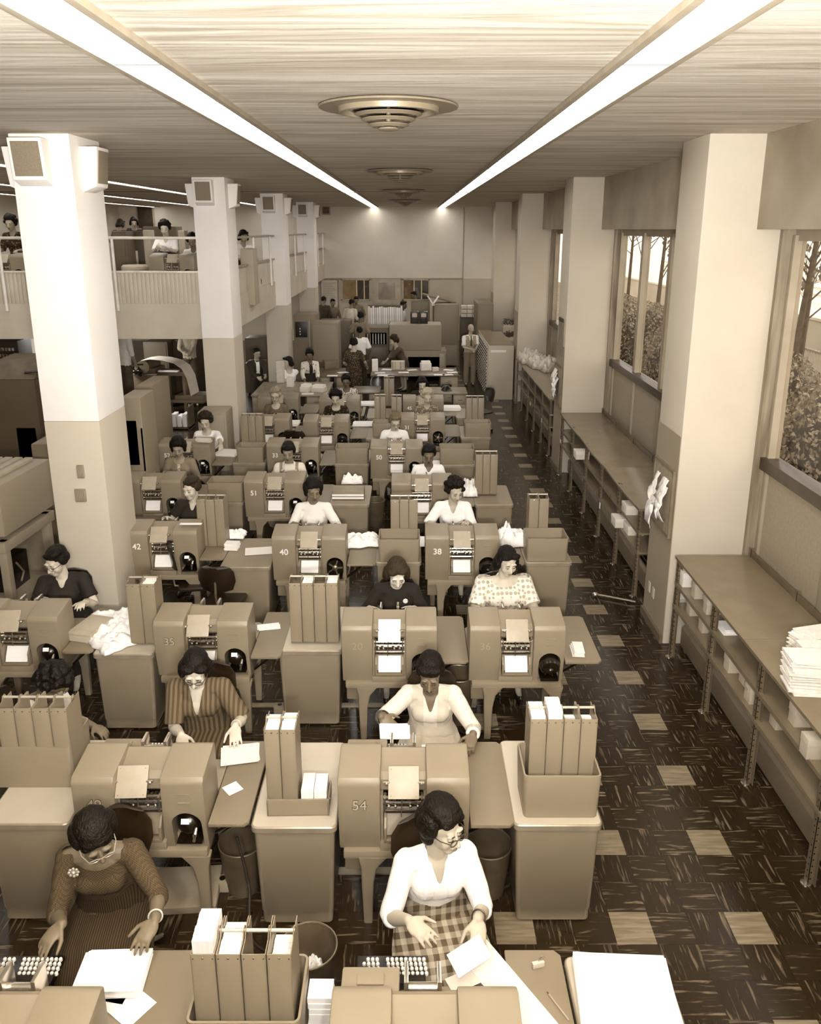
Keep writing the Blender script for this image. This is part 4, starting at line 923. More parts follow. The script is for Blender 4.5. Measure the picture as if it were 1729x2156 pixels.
# --- fifth row
person('person, seated, grey open jacket over printed blouse, tall dark hair', at(375, 943, z=1.2), 0, lean=.15, pitch=.5, yaw=.1, skin=.58, hair=('bouffant', .07, 1.05), top=[mat(.45, .8, key='jacket_cloth'), pattern('mottle', .55, .85, 60)], split=lambda n, p: 1 if (abs(n.x) < .022 + .0 * n.z and n.y < 0) else 0, neck=('round', .02), sleeve=.9, bottom=mat(.4), vox=VX3)
person('person, seated, dark pinafore over a light wide-collared blouse', at(607, 952, z=1.2), 0, lean=.12, pitch=.4, yaw=0, skin=.52, hair=('sleek', .08), top=[mat(.82, .8, key='blouse_cloth2'), mat(.48, .8, key='pinafore_cloth')], split=lambda n, p: 1 if (abs(n.x) < .13 and (n.z < -.11 or abs(n.x) > .085)) else 0, neck=('round', .015), sleeve=.9, bottom=mat(.48), vox=VX3, extras=[collar(.82, .07)])
person('person, seated, white short-sleeved shirt, short dark hair', at(903, 957, z=1.2), 0, lean=.12, pitch=.5, yaw=0, skin=.40, hair=('short', .07, 1.02), top=wht, neck=('v', .06), sleeve=.45, bottom=mat(.3), vox=VX3)
# --- sixth row
person('person, seated, white short-sleeved sweater with necklace, in front of the second left column', at(433, 888, z=1.2), 0, lean=.15, pitch=.45, skin=.76, hair=('curly', .17), top=wht, neck=('round', .02), sleeve=.42, bottom=mat(.3), vox=VX3, necklace=(.07,), wl=at(470, 950, z=.9))
person('person, seated, vest over white blouse, light brown hair and glasses', at(832, 888, z=1.2), 0, lean=.2, pitch=.65, yaw=.2, skin=.76, hair=('short', .42), top=[wht, mat(.6, .8, key='vest_cloth')], split=lambda n, p: 1 if (.03 < abs(n.x) < .125 and n.z < -.07 and n.y < .05) else 0, neck=('v', .04), sleeve=.95, bottom=mat(.3), vox=VX3, glasses=1, extras=[collar(.95, .08)])
# --- seventh row
person('person, seated, grey-haired with light glasses, dark dress', at(580, 833, z=1.2), 0, lean=.12, pitch=.3, skin=.76, hair=('curly', .60), top=mat(.33, .8, key='dress_cloth'), neck=('round', .04), sleeve=.6, bottom=mat(.3), vox=VX3, glasses=1)
person('person, seated, dark floral dress, bushy dark hair', at(707, 838, z=1.2), 0, lean=.15, pitch=.55, skin=.74, hair=('curly', .08), top=pattern('floral', .36, .12, 28, thr=.3), neck=('round', .03), sleeve=.6, bottom=mat(.2), vox=VX3)
person('person, seated, blonde, light dotted dress', at(900, 836, z=1.2), 0, lean=.15, pitch=.45, yaw=.15, skin=.76, hair=('curly', .70), top=pattern('dots', .82, .42, 34, thr=.3), neck=('v', .05), sleeve=.6, bottom=mat(.4), vox=VX3)
# --- eighth row
person('person, seated, light print sleeveless blouse and glasses, in the last row', at(729, 802, z=1.2), 0, lean=.15, pitch=.5, skin=.40, hair=('short', .07, 1.04), top=pattern('mottle', .9, .3, 55), neck=('round', .02), sleeve=.2, bottom=mat(.3), vox=VX3, glasses=1)
person('person, seated, black cardigan with white V collar, in the last row', at(889, 808, z=1.2), 0, lean=.15, pitch=.65, yaw=.1, skin=.82, hair=('wave', .10), top=[mat(.07, .8, key='black_cloth2'), mat(.85, .8)], split=lambda n, p: 1 if (n.y < -.02 and abs(n.x) < .03 and n.z > -.16) else 0, neck=('v', .07), sleeve=.7, bottom=mat(.1), vox=VX3)
# --- standing people
def stand(label, u, v, Y, **k): return person(label, at(u, v, Y=Y), seat=False, chair=False, vox=k.pop('vox', .017), **k)
dk = mat(.14, .8, 0, .02, 5, key='dark_suit'); grey_t = mat(.46, .85, 0, .02, 5, key='grey_trousers')
stand('person, standing, dark suit with bow tie and glasses, holding papers', 541, 744, 19.6, rz=R(25), lean=.06, pitch=.3, yaw=.2, male=True, skin=.68, hair=('man', .16), top=[dk, mat(.95, .8)], split=lambda n, p: 1 if (abs(n.x) < .035 + .12 * max(0, n.z + .15) and n.y < -.03 and n.z > -.30) else 0, neck=('v', .03), sleeve=.97, bottom=dk, trousers=True, glasses=1, extras=[bowtie], wr=at(543, 795, Y=19.25), wl=at(560, 793, Y=19.2))
stand('person, standing with crossed arms, white short-sleeved blouse, looking away', 606, 763, 19.2, rz=R(15), lean=.06, pitch=.15, yaw=-1.1, skin=.74, hair=('bob', .12), top=wht, neck=('round', .05), sleeve=.4, bottom=mat(.1), wr=at(618, 808, Y=18.85), wl=at(594, 808, Y=18.9))
stand('person, standing, light floral jacket over dark dress', 652, 747, 19.5, rz=R(20), lean=.1, pitch=.45, yaw=-.3, skin=.40, hair=('short', .07, 1.05), top=[pattern('floral', .3, .85, 16, thr=.26), mat(.1, .8)], split=lambda n, p: 1 if (abs(n.x) < .035 and n.y < -.02) else 0, neck=('v', .05), sleeve=.8, bottom=mat(.1, .8), wr=at(643, 805, Y=19.2), wl=at(670, 806, Y=19.2))
stand('person, standing with back turned, dark small-floral belted dress', 745, 723, 20.4, rz=R(178), lean=.10, pitch=.5, skin=.74, hair=('short', .06, 1.06), top=pattern('floral', .55, .20, 36, thr=.3), neck=('round', .0), sleeve=.42, bottom=pattern('floral', .50, .18, 36, thr=.3), wr=at(772, 770, Y=20.6), wl=at(731, 770, Y=20.6))
stand('person, standing with back turned, white short-sleeved shirt', 757, 697, 22.0, rz=R(190), lean=.06, pitch=.2, male=True, skin=.38, hair=('man', .07), top=wht, neck=('v', .0), sleeve=.44, bottom=dk, trousers=True)
stand('person, standing further back in a grey shirt, head turned down', 760, 666, 23.3, rz=R(165), lean=.1, pitch=.4, male=True, skin=.40, hair=('short', .07), top=mat(.45, .8), neck=('v', .0), sleeve=.44, bottom=dk, trousers=True)
stand('person, bending forward in profile, dark jacket, short curly hair, holding papers', 829, 718, 21.6, rz=R(-68), lean=.45, pitch=.5, skin=.70, hair=('curly', .22), top=mat(.26, .8, key='jacket_dark'), neck=('round', .0), sleeve=.9, bottom=mat(.2), wr=at(812, 762, Y=21.3), wl=at(808, 764, Y=21.6))
MAN = at(989, 812, z=0)
stand('person, standing in the aisle, knitted vest, tie and light shirt, grey trousers, holding paper', 992, 692, MAN.y, rz=R(8), lean=.03, pitch=.12, yaw=.25, male=True, skin=.72, hair=('bald', .4), top=[mat(.90, .8), mat(.60, .85, key='vest_knit2')], split=lambda n, p: 1 if (abs(n.x) < .15 and n.z < .0 and (abs(n.x) > .05 or n.z < -.12)) else 0, neck=('v', .04), sleeve=.44, bottom=grey_t, trousers=True, extras=[tie(.25)],
      wr=at(989, 735, Y=MAN.y - .30), wl=at(1001, 737, Y=MAN.y - .32))
stand('person in dark clothes with a hat, standing far left in front of the wall chart', 682, 632, 27.5, rz=R(170), lean=.05, male=True, skin=.45, hair=('man', .12), top=mat(.2, .8), neck=('v', 0), sleeve=.9, bottom=dk, trousers=True)
stand('person in a grey jacket with glasses, leaning over a far table', 701, 637, 27.8, rz=R(20), lean=.25, pitch=.3, male=True, skin=.5, hair=('man', .08), top=mat(.42, .8), neck=('v', .05), sleeve=.9, bottom=dk, trousers=True)
stand('person in a pale shirt leaning over the far table, seen from behind', 741, 638, 26.6, rz=R(150), lean=.25, pitch=.3, male=True, skin=.5, hair=('man', .12), top=mat(.78, .8), neck=('v', 0), sleeve=.6, bottom=dk, trousers=True)
stand('person with dark hair looking down behind the pale-shirted one', 750, 632, 27.6, rz=R(0), lean=.1, pitch=.5, male=True, skin=.5, hair=('man', .1), top=mat(.45, .8), neck=('v', 0), sleeve=.6, bottom=dk, trousers=True)
stand('person in a white shirt walking past the white binder rack, seen in profile', 850, 642, 26.6, rz=R(75), lean=.05, pitch=.2, male=True, skin=.35, hair=('man', .06), top=mat(.92, .8), neck=('v', 0), sleeve=.6, bottom=dk, trousers=True)
stand('person in a white shirt bending behind the grey cabinet by the office window', 871, 621, 29.0, rz=R(-70), lean=.3, pitch=.5, male=True, skin=.42, hair=('man', .07), top=mat(.92, .8), neck=('v', 0), sleeve=.6, bottom=dk, trousers=True)
# under the balcony
stand('person standing under the balcony in a white shirt, face hidden by the ceiling edge', 262, 690, 16.2, rz=R(150), lean=.05, male=True, skin=.6, hair=('man', .1), top=mat(.88, .8), neck=('v', 0), sleeve=.6, bottom=mat(.25), trousers=True)
stand('person holding a pad under the balcony, head hidden by the ceiling edge', 396, 690, 19.5, rz=R(20), lean=.1, male=True, skin=.6, hair=('man', .1), top=mat(.62, .8), neck=('v', .05), sleeve=.7, bottom=mat(.2), trousers=True, wr=at(385, 742, Y=19.2), wl=at(402, 742, Y=19.2))
# on the balcony
stand('person standing on the balcony in a white blouse, curly dark hair, looking down', 347, 481, 16.6, rz=R(5), z0=MZF, lean=.25, pitch=.5, skin=.80, hair=('curly', .12), top=wht, neck=('v', .08), sleeve=.44, bottom=mat(.1), wr=at(330, 522, Y=16.3), wl=at(352, 524, Y=16.3))
def bal(label, u, v, Y, **k): return person(label, at(u, v, Y=Y), z0=MZF, vox=.016, **k)
bal('person seated on the balcony behind the white-bloused one, dark hair', 405, 508, 17.2, skin=.45, hair=('curly', .08), top=mat(.9, .8), neck=('v', .05), sleeve=.5, bottom=mat(.2), lean=.3, pitch=.6)
bal('person seated on the balcony at the far left edge, head bent over', 22, 470, 15.6, skin=.6, hair=('curly', .10), top=pattern('floral', .4, .15, 20, thr=.3), neck=('v', .05), sleeve=.5, bottom=mat(.2), pitch=.5)
stand('dark-haired person at the back of the balcony with the back of the head showing', 254, 472, 24.0, rz=R(170), z0=MZF, skin=.6, hair=('bob', .2), top=mat(.3), neck=('round', 0), sleeve=.6, bottom=mat(.2))
stand('dark-haired person at the back of the balcony, face turned to the camera', 282, 468, 23.6, rz=R(20), z0=MZF, skin=.7, hair=('wave', .07), top=mat(.2), neck=('round', 0), sleeve=.6, bottom=mat(.2))
bal('person seated on the balcony between the second and third left columns, white top', 513, 498, 18.6, skin=.6, hair=('bob', .07), top=mat(.95, .8), neck=('v', .05), sleeve=.5, bottom=mat(.2), rz=R(30), pitch=.5)
# ================================================================ shelving along the windows
def shelving(ys, label, zt=1.10, sag=False):
    y0, y1 = ys[-1] - .05, ys[0] + .05; t = thing('shelving_unit', label, 'shelving', (2.64, y0, 0)); L = y1 - y0; D = .72
    st = mat(.40, .4, .35, .03, 8, key='shelf_steel')
    for y in ys:
        for x in (0, D - .02):
            def f(mb):
                mb.b2(0, .038, 0, .004, .012, zt - .01 + (.10 if x else 0)); mb.b2(0, .004, 0, .05, .012, zt - .01 + (.10 if x else 0)); mb.b2(.034, .038, -.03, .0, .012, zt - .01)
                mb.mi = 1
                for k in range(20): mb.b2(-.0015, .0, .018, .028, .05 + k * .05, .058 + k * .05); mb.b2(.008, .018, -.0015, 0, .05 + k * .05, .058 + k * .05)
            part('upright', ('upr', zt, x > 0), f, [st, M['black']], t, (x, y - y0, 0))
        part('foot_plate', 'ftp', lambda mb: mb.lathe([(.035, 0), (.035, .006), (.012, .014)], n=12), M['chrome'], t, (.0, y - y0 + .02, 0))
    n = max(1, len(ys) // 2); tm = mat(.43, .25, .15, .02, 4, .08, 6, key='shelf_top', spec=.6)
    for i in range(n):
        a, b = L * i / n, L * (i + 1) / n; mb = MB(); m_ = 8; rings = []
        for k in range(m_ + 1):
            y = a + .002 + (b - a - .004) * k / m_; dz = (-.022 * math.sin(math.pi * k / m_)) if sag else 0
            rings.append([V((-.02, y, zt - .03 + dz)), V((D, y, zt - .03 + dz)), V((D, y, zt + dz)), V((-.012, y, zt + dz)), V((-.02, y, zt - .004 + dz))])
        mb.loft(rings); mb.build('top', tm, t)
    for z in (.82, .58): mb = MB(); mb.b2(.004, D, 0, L, z - .022, z, .003); mb.b2(-.004, .004, 0, L, z - .03, z + .006); mb.build('shelf', tm, t)
    mb = MB(); mb.b2(D - .012, D + .0, 0, L, zt, zt + .07, .003); mb.build('back_rail', mat(.36, .4, .3), t)
    return t
shelving([7.42, 6.44, 5.45, 4.43, 3.4, 2.4], 'long low steel shelving under the nearest window, papers piled on top')
shelving([13.83, 12.87, 11.81, 10.81, 9.82, 8.85], 'long low steel shelving under the second window with sagging shiny tops', 1.12, True)
shelving([20.0, 19.1, 18.1, 17.1, 16.1, 15.1], 'long low steel shelving under the third window, binders heaped on its far end', 1.12)
for k, (a, b) in enumerate(((2.3, 7.6), (8.6, 13.9), (14.85, 20.1))):
    t = thing('radiator_cover', ['baseboard radiator cover below the nearest shelving', 'baseboard radiator cover below the second shelving', 'baseboard radiator cover below the third shelving'][k], 'radiator', (2.80, a, 0))
    mb = MB(); mb.prism([(0, .05), (0, .25), (.03, .28), (.38, .31), (.38, .05)], 'y', 0, b - a, .006); mb.build('housing', mat(.42, .5, .1, .02, 5), t)
    for q in range(int((b - a) / .9)):
        mb = MB()
        for i in range(30):
            for j in range(3): y = q * .9 + .06 + i * .026; mb.box((.065 + j * .05, y, .285 + j * .0043), (.036, .016, .004), (0, -.096, 0))
        mb.build('grille', M['black'], t)
    for q in range(4): mb = MB(); mb.b2(.02, .32, q * (b - a - .1) / 3, q * (b - a - .1) / 3 + .05, 0, .05); mb.build('foot', M['dmetal'], t)
def carton(u, v, z, label, d=(.24, .09, .13), v_=.74, group='boxes on the window shelving', X=None, name='card_box'):
    p = at(u, v, z=z)
    t = thing(name, label, 'box', (p.x, p.y, z + .001), 0, group)
    k = ('cart', d, v_)
    part('body', k, lambda mb: mb.b2(0, d[0], 0, d[1], 0, d[2] * .8, .002), mat(v_, .7, 0, .03, 8, key='box_board'), t)
    part('lid', (k, 'l'), lambda mb: mb.b2(-.003, d[0] + .003, -.003, d[1] + .003, d[2] * .62, d[2], .002), mat(v_ + .04, .7, 0, .03, 8, key='box_board'), t); return t
B = [(1437, 1237, .82, 'white card stack box on the middle shelf at the far end'), (1462, 1262, .82, 'second box from the far end on the middle shelf'), (1487, 1295, .82, 'third box on the middle shelf, just before the second post'),
     (1697, 1600, .82, 'long box on the middle shelf at the right frame edge'), (1672, 1532, .82, 'flat leaning box on the middle shelf near the right frame edge'),
     (1425, 1262, .58, 'box at the far end of the lower shelf'), (1452, 1298, .58, 'second box from the far end on the lower shelf'), (1478, 1334, .58, 'third box on the lower shelf, just before the second post'),
     (1533, 1418, .58, 'box on the lower shelf between second and third posts'), (1566, 1446, .58, 'box on the lower shelf left behind the third post'), (1577, 1484, .58, 'tilted box on the lower shelf in front of the third post'), (1632, 1538, .58, 'box on the lower shelf past the third post')]
for i, (u, v, z, lb) in enumerate(B): carton(u, v, z, lb, (.26, .10, .15) if z > .7 else (.28, .11, .14), .66 if i not in (0, 5) else .85)
for u, v, z, lb in ((1318, 1085, .82, 'pale open box on the middle shelf under the notice board'), (1322, 1128, .58, 'pale flat box on the lower shelf under the notice board'), (1213, 968, .82, 'small pale box far along the second shelving'), (1295, 1112, .58, 'small white box behind a post of the second shelving')):
    carton(u, v, z, lb, (.2, .22, .12), .8)
def tagcard(u, v, X, label):
    p = at(u, v, X=X); t = thing('shelf_tag', label, 'tag', p, 0, 'white tags tied to the shelving'); MB().b2(-.004, -.001, -.03, .03, -.09, 0).build('card', M['paper'], t); MB().cyl((-.002, 0, 0), (0, 0, .05), .0015, n=5).build('string', M['black'], t)
tagcard(1264, 1058, 2.64, 'white tag hanging on a post of the second shelving'); tagcard(1181, 925, 2.64, 'square white tag on the end post of the second shelving'); tagcard(1141, 880, 2.64, 'white tag on the nearest post of the third shelving'); tagcard(1117, 845, 2.64, 'white tag midway along the third shelving')
# paper things -------------------------------------------------------------
def stack(name, label, p, w_, d, h, rz=0, n=10, m=None, cat='papers', jit=.012, group=None, seed=0, sheetname='ream'):
    t = thing(name, label, cat, p, rz, group); r = random.Random(seed + int(p[0] * 100)); k = max(1, min(n, int(h / .004)))
    for i in range(min(3, k)):
        mb = MB(); kk = max(1, k // min(3, k))
        for q in range(kk):
            z0 = h * (i * kk + q) / (kk * min(3, k)); z1 = z0 + h / (kk * min(3, k)); a = r.uniform(-jit, jit) * 3
            mb.box((r.uniform(-jit, jit), r.uniform(-jit, jit), (z0 + z1) / 2 + .0005), (w_, d, (z1 - z0) * .93), (0, 0, a))
        mb.build(sheetname, m or M['paper'], t)
    return t
def crumple(name, label, p, w_, d, h, rz=0, seed=1, m=None, cat='papers'):
    mb = MB(); n = 26; rings = []
    for i in range(n + 1):
        row = []
        for j in range(n + 1):
            x, y = i / n - .5, j / n - .5; e = max(0, 1 - (2 * max(abs(x), abs(y))) ** 6); k = abs(noise.noise(V((x * 3.2 + seed, y * 3.2, seed)))) + .5 * abs(noise.noise(V((x * 8 + seed, y * 8, 3)))) + .25 * abs(noise.noise(V((x * 19, y * 19 + seed, 3))))
            row.append(V((x * w_ * (1 + .12 * noise.noise(V((y * 4, seed, 0)))), y * d * (1 + .12 * noise.noise(V((x * 4, seed, 5)))), .002 + e * (h * .4 + h * k))))
        rings.append(row)
    mb.loft(rings, caps=False, closed=False); b = [V((q.x, q.y, 0.0)) for q in rings[0]]
    o = mb.build(name, m or M['paper'], None, p, rz, smooth=50); sm = o.modifiers.new('t', 'SOLIDIFY'); sm.thickness = .003; return tag(o, label, cat)
def flat(label, u, v, z, w_, d, rz=0, m=None, name='paper_sheet', group=None, th=.0012, cat='paper'):
    p = at(u, v, z=z); mb = MB(); mb.box((0, 0, th / 2), (w_, d, th)); return tag(mb.build(name, m or M['paper'], None, (p.x, p.y, z), rz), label, cat, group)
TZ = .7485
for k, (u, v, h, lb) in enumerate(((1690, 1470, .26, 'tallest pile of bundled papers on the nearest shelving top'), (1722, 1440, .22, 'pile of bundled papers at the right frame edge'), (1705, 1400, .20, 'papers piled behind the tallest bundle'))):
    p = at(u, v, z=1.10); stack('paper_bundle', lb, (p.x + .08, p.y + .12, 1.102), .28, .2, h, R(10 * k - 8), 24, jit=.022, group='bundles on the shelving', seed=k, m=mat(.9, .8, 0, .04, 30, key='bundle_paper'))
p = at(1528, 1340, z=.82); stack('paper_bundle', 'loose white papers on the middle shelf of the nearest shelving', (p.x + .12, p.y + .1, .822), .25, .18, .05, 0, 10, group='bundles on the shelving')
p = at(1438, 1340, z=.42); crumple('cloth_bag', 'slack brown bag below the lowest shelf beside the nearest right column', (3.0, 7.35, .30), .3, .35, .2, 0, 4, mat(.42, .8, 0, .05, 6), 'bag')
p = at(1465, 1362, z=.42); t = thing('paper_roll', 'white paper roll lying under the lowest shelf', 'roll', (2.98, 6.75, .33)); MB().cyl((0, -.3, 0), (0, .3, .0), .03, n=14).build('roll', M['paper'], t)
for k, (u, v, lb) in enumerate(((1112, 765, 'heap of crumpled clear-wrapped binders at the far end of the third shelving'), (1133, 775, 'middle heap of wrapped binders on the third shelving'), (1152, 782, 'near heap of wrapped binders on the third shelving'))):
    p = at(u, v, z=1.13); crumple('binder_heap', lb, (p.x + .1, p.y + .3, 1.125), .55, .8, .3, .1 * k, 7 + k, mat(.72, .35, 0, .14, 9, key='wrapped_binders'), 'binders')
# notice boards on the window-side columns
def board_on(y, lb, zc=1.62, k=0):
    t = thing('notice_board', lb, 'notice board', (2.648, y + .36, zc), 0)
    MB().b2(-.02, 0, -.30, .30, -.33, .33, .003).build('board', mat(.5, .8, 0, .05, 20, key='cork'), t)
    mb = MB(); [mb.b2(*q) for q in ((-.03, .0, -.32, .32, .33, .355), (-.03, 0, -.32, .32, -.355, -.33), (-.03, 0, -.32, -.30, -.33, .33), (-.03, 0, .30, .32, -.33, .33))]; mb.build('frame', mat(.42, .5), t)
    r = random.Random(k)
    for q in range(6):
        mb = MB(); y0, z0 = r.uniform(-.22, .2), r.uniform(.0, .28); w_, h = r.uniform(.07, .12), r.uniform(.25, .42); rings = []
        for i in range(7):
            f = i / 6; rings.append([V((-.03 - .09 * math.sin(f * 2.4) * (.4 + .6 * r.random()) - .01 * (j % 2), y0 + w_ * (j / 3 - .5) * (1 + .3 * f) + .04 * f * r.uniform(-1, 1), z0 - h * f)) for j in range(4)])
        mb.loft(rings, caps=False, closed=False); o = mb.build('pinned_paper', M['paper'] if q % 2 else M['paper2'], t, smooth=60)
        o.modifiers.new('t', 'SOLIDIFY').thickness = .002
    return t
board_on(7.71, 'notice board with hanging papers on the nearest right column', at(1385, 1030, X=2.65).z, 1)
board_on(13.97, 'notice board with hanging papers on the second right column', at(1168, 800, X=2.65).z, 2)
p = at(1183, 742, X=2.65); t = thing('wall_chart', 'dark-topped grey chart above the notice board on the second right column', 'chart', (2.646, 14.35, 2.35)); MB().b2(-.01, 0, -.2, .2, -.3, .3).build('sheet', mat(.48, .7), t); MB().b2(-.015, 0, -.2, .2, .3, .36).build('header', mat(.2, .6), t)
for u, v, lb in ((1368, 1235, 'upper light switch on the nearest right column'), (1376, 1248, 'lower light socket on the nearest right column')):
    p = at(u, v, X=2.65); t = thing('wall_socket', lb, 'socket', (2.65, p.y, p.z)); MB().b2(-.006, 0, -.035, .035, -.06, .06, .002).build('plate', mat(.76, .4), t)
t = thing('floor_hose', 'short chrome pipe lying on the floor by the nearest right column', 'pipe', (2.2, 8.75, .0)); MB().tube([(0, .1, .03), (.12, .05, .03), (.42, -.1, .03)], .012, 8).build('pipe', M['chrome'], t); MB().ell((0, .1, .03), (.045, .03, .028)).build('fitting', M['chrome'], t)
# ================================================================ things on the stations
def P_(u, v, z=TZ): q = at(u, v, z=z); return (q.x, q.y, z)
stack('paper_pile', 'thick pile of white sheets under the left hand of the checked-dress person', (-1.42, 3.07, TZ), .30, .22, .055, R(3), 14, group=None)
flat('loose white sheet sticking out toward the camera beside the thick sheet pile', 268, 2112, TZ, .22, .16, R(-35)); flat('white sheet lying under the thick sheet pile, next to the machine hood', 232, 2080, TZ, .20, .14, R(-10))
flat('long printed sheet lying diagonally in front of the person in the white sweater', 1070, 2085, TZ + .001, .17, .56, R(32), M['paper2'], th=.004)
flat('plain card beneath the diagonal printed sheet', 975, 2065, TZ, .15, .09, R(25), mat(.85, .7))
o = flat('white card held by the person in the white sweater', 988, 2012, .845, .19, .11, R(32)); o.rotation_euler = (R(28), R(-8), R(30))
t = thing('pencil', 'pencil lying on the board beside the diagonal sheet', 'pencil', P_(1175, 2120), R(28)); MB().cyl((0, -.08, .005), (0, .07, .005), .0038, n=6).build('shaft', mat(.6, .5), t); MB().cyl((0, .07, .005), (0, .085, .005), .0038, .0005, n=6).build('tip', M['black'], t)
t = thing('clip_holder', 'small clip box with paper clips on the bottom reading board', 'clip box', P_(1133, 2035), R(15)); MB().b2(-.03, .03, -.01, .01, 0, .028, .002).build('box', mat(.78, .5), t); mb = MB(); [mb.tube([(.0 + i * .008, 0, .02), (.012 + i * .006, .01, .045), (.02, .0, .06 - i * .006)], .002, 5) for i in range(4)]; mb.build('clip', M['chrome'], t)
stack('paper_pile', 'wide pile of white continuous paper at the bottom right corner', (.99, 2.86, .747), .43, .56, .07, R(-4), 16, mat(.97, .8, 0, .012, 9, .2, 8, key='paper_wavy'), jit=.008)
t = stack('paper_bundle', 'tall white bundle between the big trays and the waste basket', (-.40, 2.86, .10), .11, .10, .82, 0, 30, jit=.006)
def basket(u, v, zr, label, r=.145, h=.36, fill=True, p=None):
    q = at(u, v, z=h) if p is None else V(p); t = thing('waste_basket', label, 'waste basket', (q.x, q.y, 0), 0, 'ribbed metal waste baskets')
    def f(mb):
        rings = []
        for rr, z in ((r * .72, 0), (r * .73, .01), (r, h - .01), (r * 1.02, h), (r * .98, h), (r * .70, .02)): rings.append([V(((rr + .003 * (k % 2)) * math.cos(2 * math.pi * k / 48), (rr + .003 * (k % 2)) * math.sin(2 * math.pi * k / 48), z)) for k in range(48)])
        mb.loft(rings)
    part('bin', ('bin', r, h), f, mat(.36, .4, .3, .05, 5, key='basket_metal'), t)
    part('rim', ('rim', r, h), lambda mb: mb.tube([(r * 1.01 * math.cos(a), r * 1.01 * math.sin(a), h) for a in [2 * math.pi * k / 32 for k in range(33)]], .005, 6), M['steel'], t)
    return t
basket(650, 1990, .36, 'large waste basket with papers behind the big trays', .155, .40)
t = crumple('crumpled_paper', 'crumpled white paper inside the nearest waste basket', (at(650, 1990, z=.4).x, at(650, 1990, z=.4).y - .03, .22), .18, .15, .08, .3, 5)
basket(508, 1770, .36, 'waste basket right of the foot board'); basket(1030, 1775, .36, 'waste basket behind the shoulder of the white sweater wearer'); basket(966, 1418, .4, 'tall waste basket below the gap between black cardigan and star-patterned dress', .14, .46)
basket(790, 1052, .4, 'waste basket left of the curly-haired white blouse', .14, .46); basket(640, 960, .4, 'waste basket right of the pinafore wearer', .13, .4)
stack('paper_pile', 'fanned sheets under the hand of the striped-dress person', P_(505, 1590), .25, .20, .014, R(12), 6, M['paper2'], jit=.02)
flat('small white card lying at an angle on the board of the machine marked 49', 490, 1660, TZ, .10, .10, R(40))
t = thing('card_box', 'open grey drawer with white cards lying on the pedestal between 49 and 54', 'card drawer', P_(628, 1718, .745), R(1)); MB().b2(-.19, .19, 0, .012, 0, .115, .002).b2(-.19, .19, .2, .21, 0, .08).b2(-.19, -.18, 0, .2, 0, .10).b2(.18, .19, 0, .2, 0, .10).b2(-.19, .19, 0, .2, 0, .006).build('shell', M['metal'], t)
mb = MB(); mb.b2(.02, .095, .02, .19, .008, .165, .002); mb.build('card_block', M['card'], t); mb = MB(); mb.b2(.099, .175, .02, .19, .008, .16, .002); mb.build('card_block', M['card'], t); MB().cyl((.19, .03, .06), (.19, .03, .10), .008, n=8).build('latch', M['steel'], t)
t = stack('card_stack', 'stack of cards held up by the person in the pale vest', (at(828, 1538, z=.95).x + .01, at(828, 1538, z=.95).y, .93), .19, .09, .035, R(8), 8, cat='cards'); t.rotation_euler = (R(38), R(6), R(8))
flat('white sheet in front of the person in the pale vest', 915, 1574, .87, .17, .06, 0); 
t = thing('carton', 'closed flat carton on the board right of the left-edge machine', 'box', P_(168, 1352), R(-14)); MB().b2(-.11, .11, 0, .34, 0, .06, .003).build('body', mat(.68, .7), t); MB().b2(-.114, .114, -.004, .344, .06, .085, .003).build('lid', mat(.64, .7), t)
crumple('crumpled_paper', 'big crumpled white paper heap right of the left-edge machine', P_(238, 1318, .75), .42, .55, .09, .3, 11); crumple('crumpled_paper', 'crumpled white paper hanging over the pedestal edge below the heap', P_(240, 1352, .75), .34, .35, .07, .8, 12)
stack('card_stack', 'thin stack of cards on the board of the machine marked 35', P_(567, 1322), .19, .085, .02, R(14), 5, cat='cards'); stack('card_stack', 'thick deck of white cards on the rightmost board by the aisle', P_(1216, 1372), .085, .19, .045, R(-3), 8, M['card'], cat='cards')
crumple('crumpled_paper', 'white paper bundle on the back of the board, right of the patterned patch', P_(492, 1128, .76), .28, .22, .07, 0, 13); stack('card_stack', 'short stack of white cards on the pedestal left of the machine marked 40', P_(490, 1155), .15, .12, .07, R(-4), 10, M['card'], cat='cards')
flat('printed sheet on the pedestal touching the machine marked 40', 545, 1160, TZ, .30, .22, R(10), M['paper2']); crumple('crumpled_paper', 'crumpled white paper spread on the board right of the machine marked 40', P_(762, 1140, .76), .40, .38, .08, .2, 14)
crumple('crumpled_paper', 'white paper heap behind the star-patterned dress, right of the machine marked 38', P_(1080, 1140, .76), .36, .36, .16, .1, 15); flat('white strip of paper beside the tub left of the machine marked 38', 889, 1140, TZ, .06, .32, 0)
flat('narrow white paper on top of the machine marked 42', 402, 1103, 1.105, .24, .06, 0)
t = thing('file_box', 'flat grey file box on the pedestal beside the waste basket', 'box', P_(733, 1052)); MB().b2(-.21, .21, 0, .26, 0, .12, .004).build('body', mat(.5, .5), t); MB().b2(-.21, .21, -.004, 0, .01, .035).build('label_strip', M['paper'], t); MB().b2(-.21, .21, -.004, 0, .05, .075).build('label_strip', M['paper'], t)
crumple('crumpled_paper', 'crumpled white papers behind the flat grey file box', P_(742, 1015, .76), .3, .2, .10, 0, 16); crumple('crumpled_paper', 'white papers behind the curly-haired white blouse', P_(988, 1035, .76), .2, .45, .16, 0, 17)
stack('paper_pile', 'printed sheets on the board right of the machine marked 52', P_(480, 955), .34, .34, .03, R(-10), 8, M['paper2']); flat('white sheet beside the machine marked 50', 918, 975, TZ, .12, .3, 0)
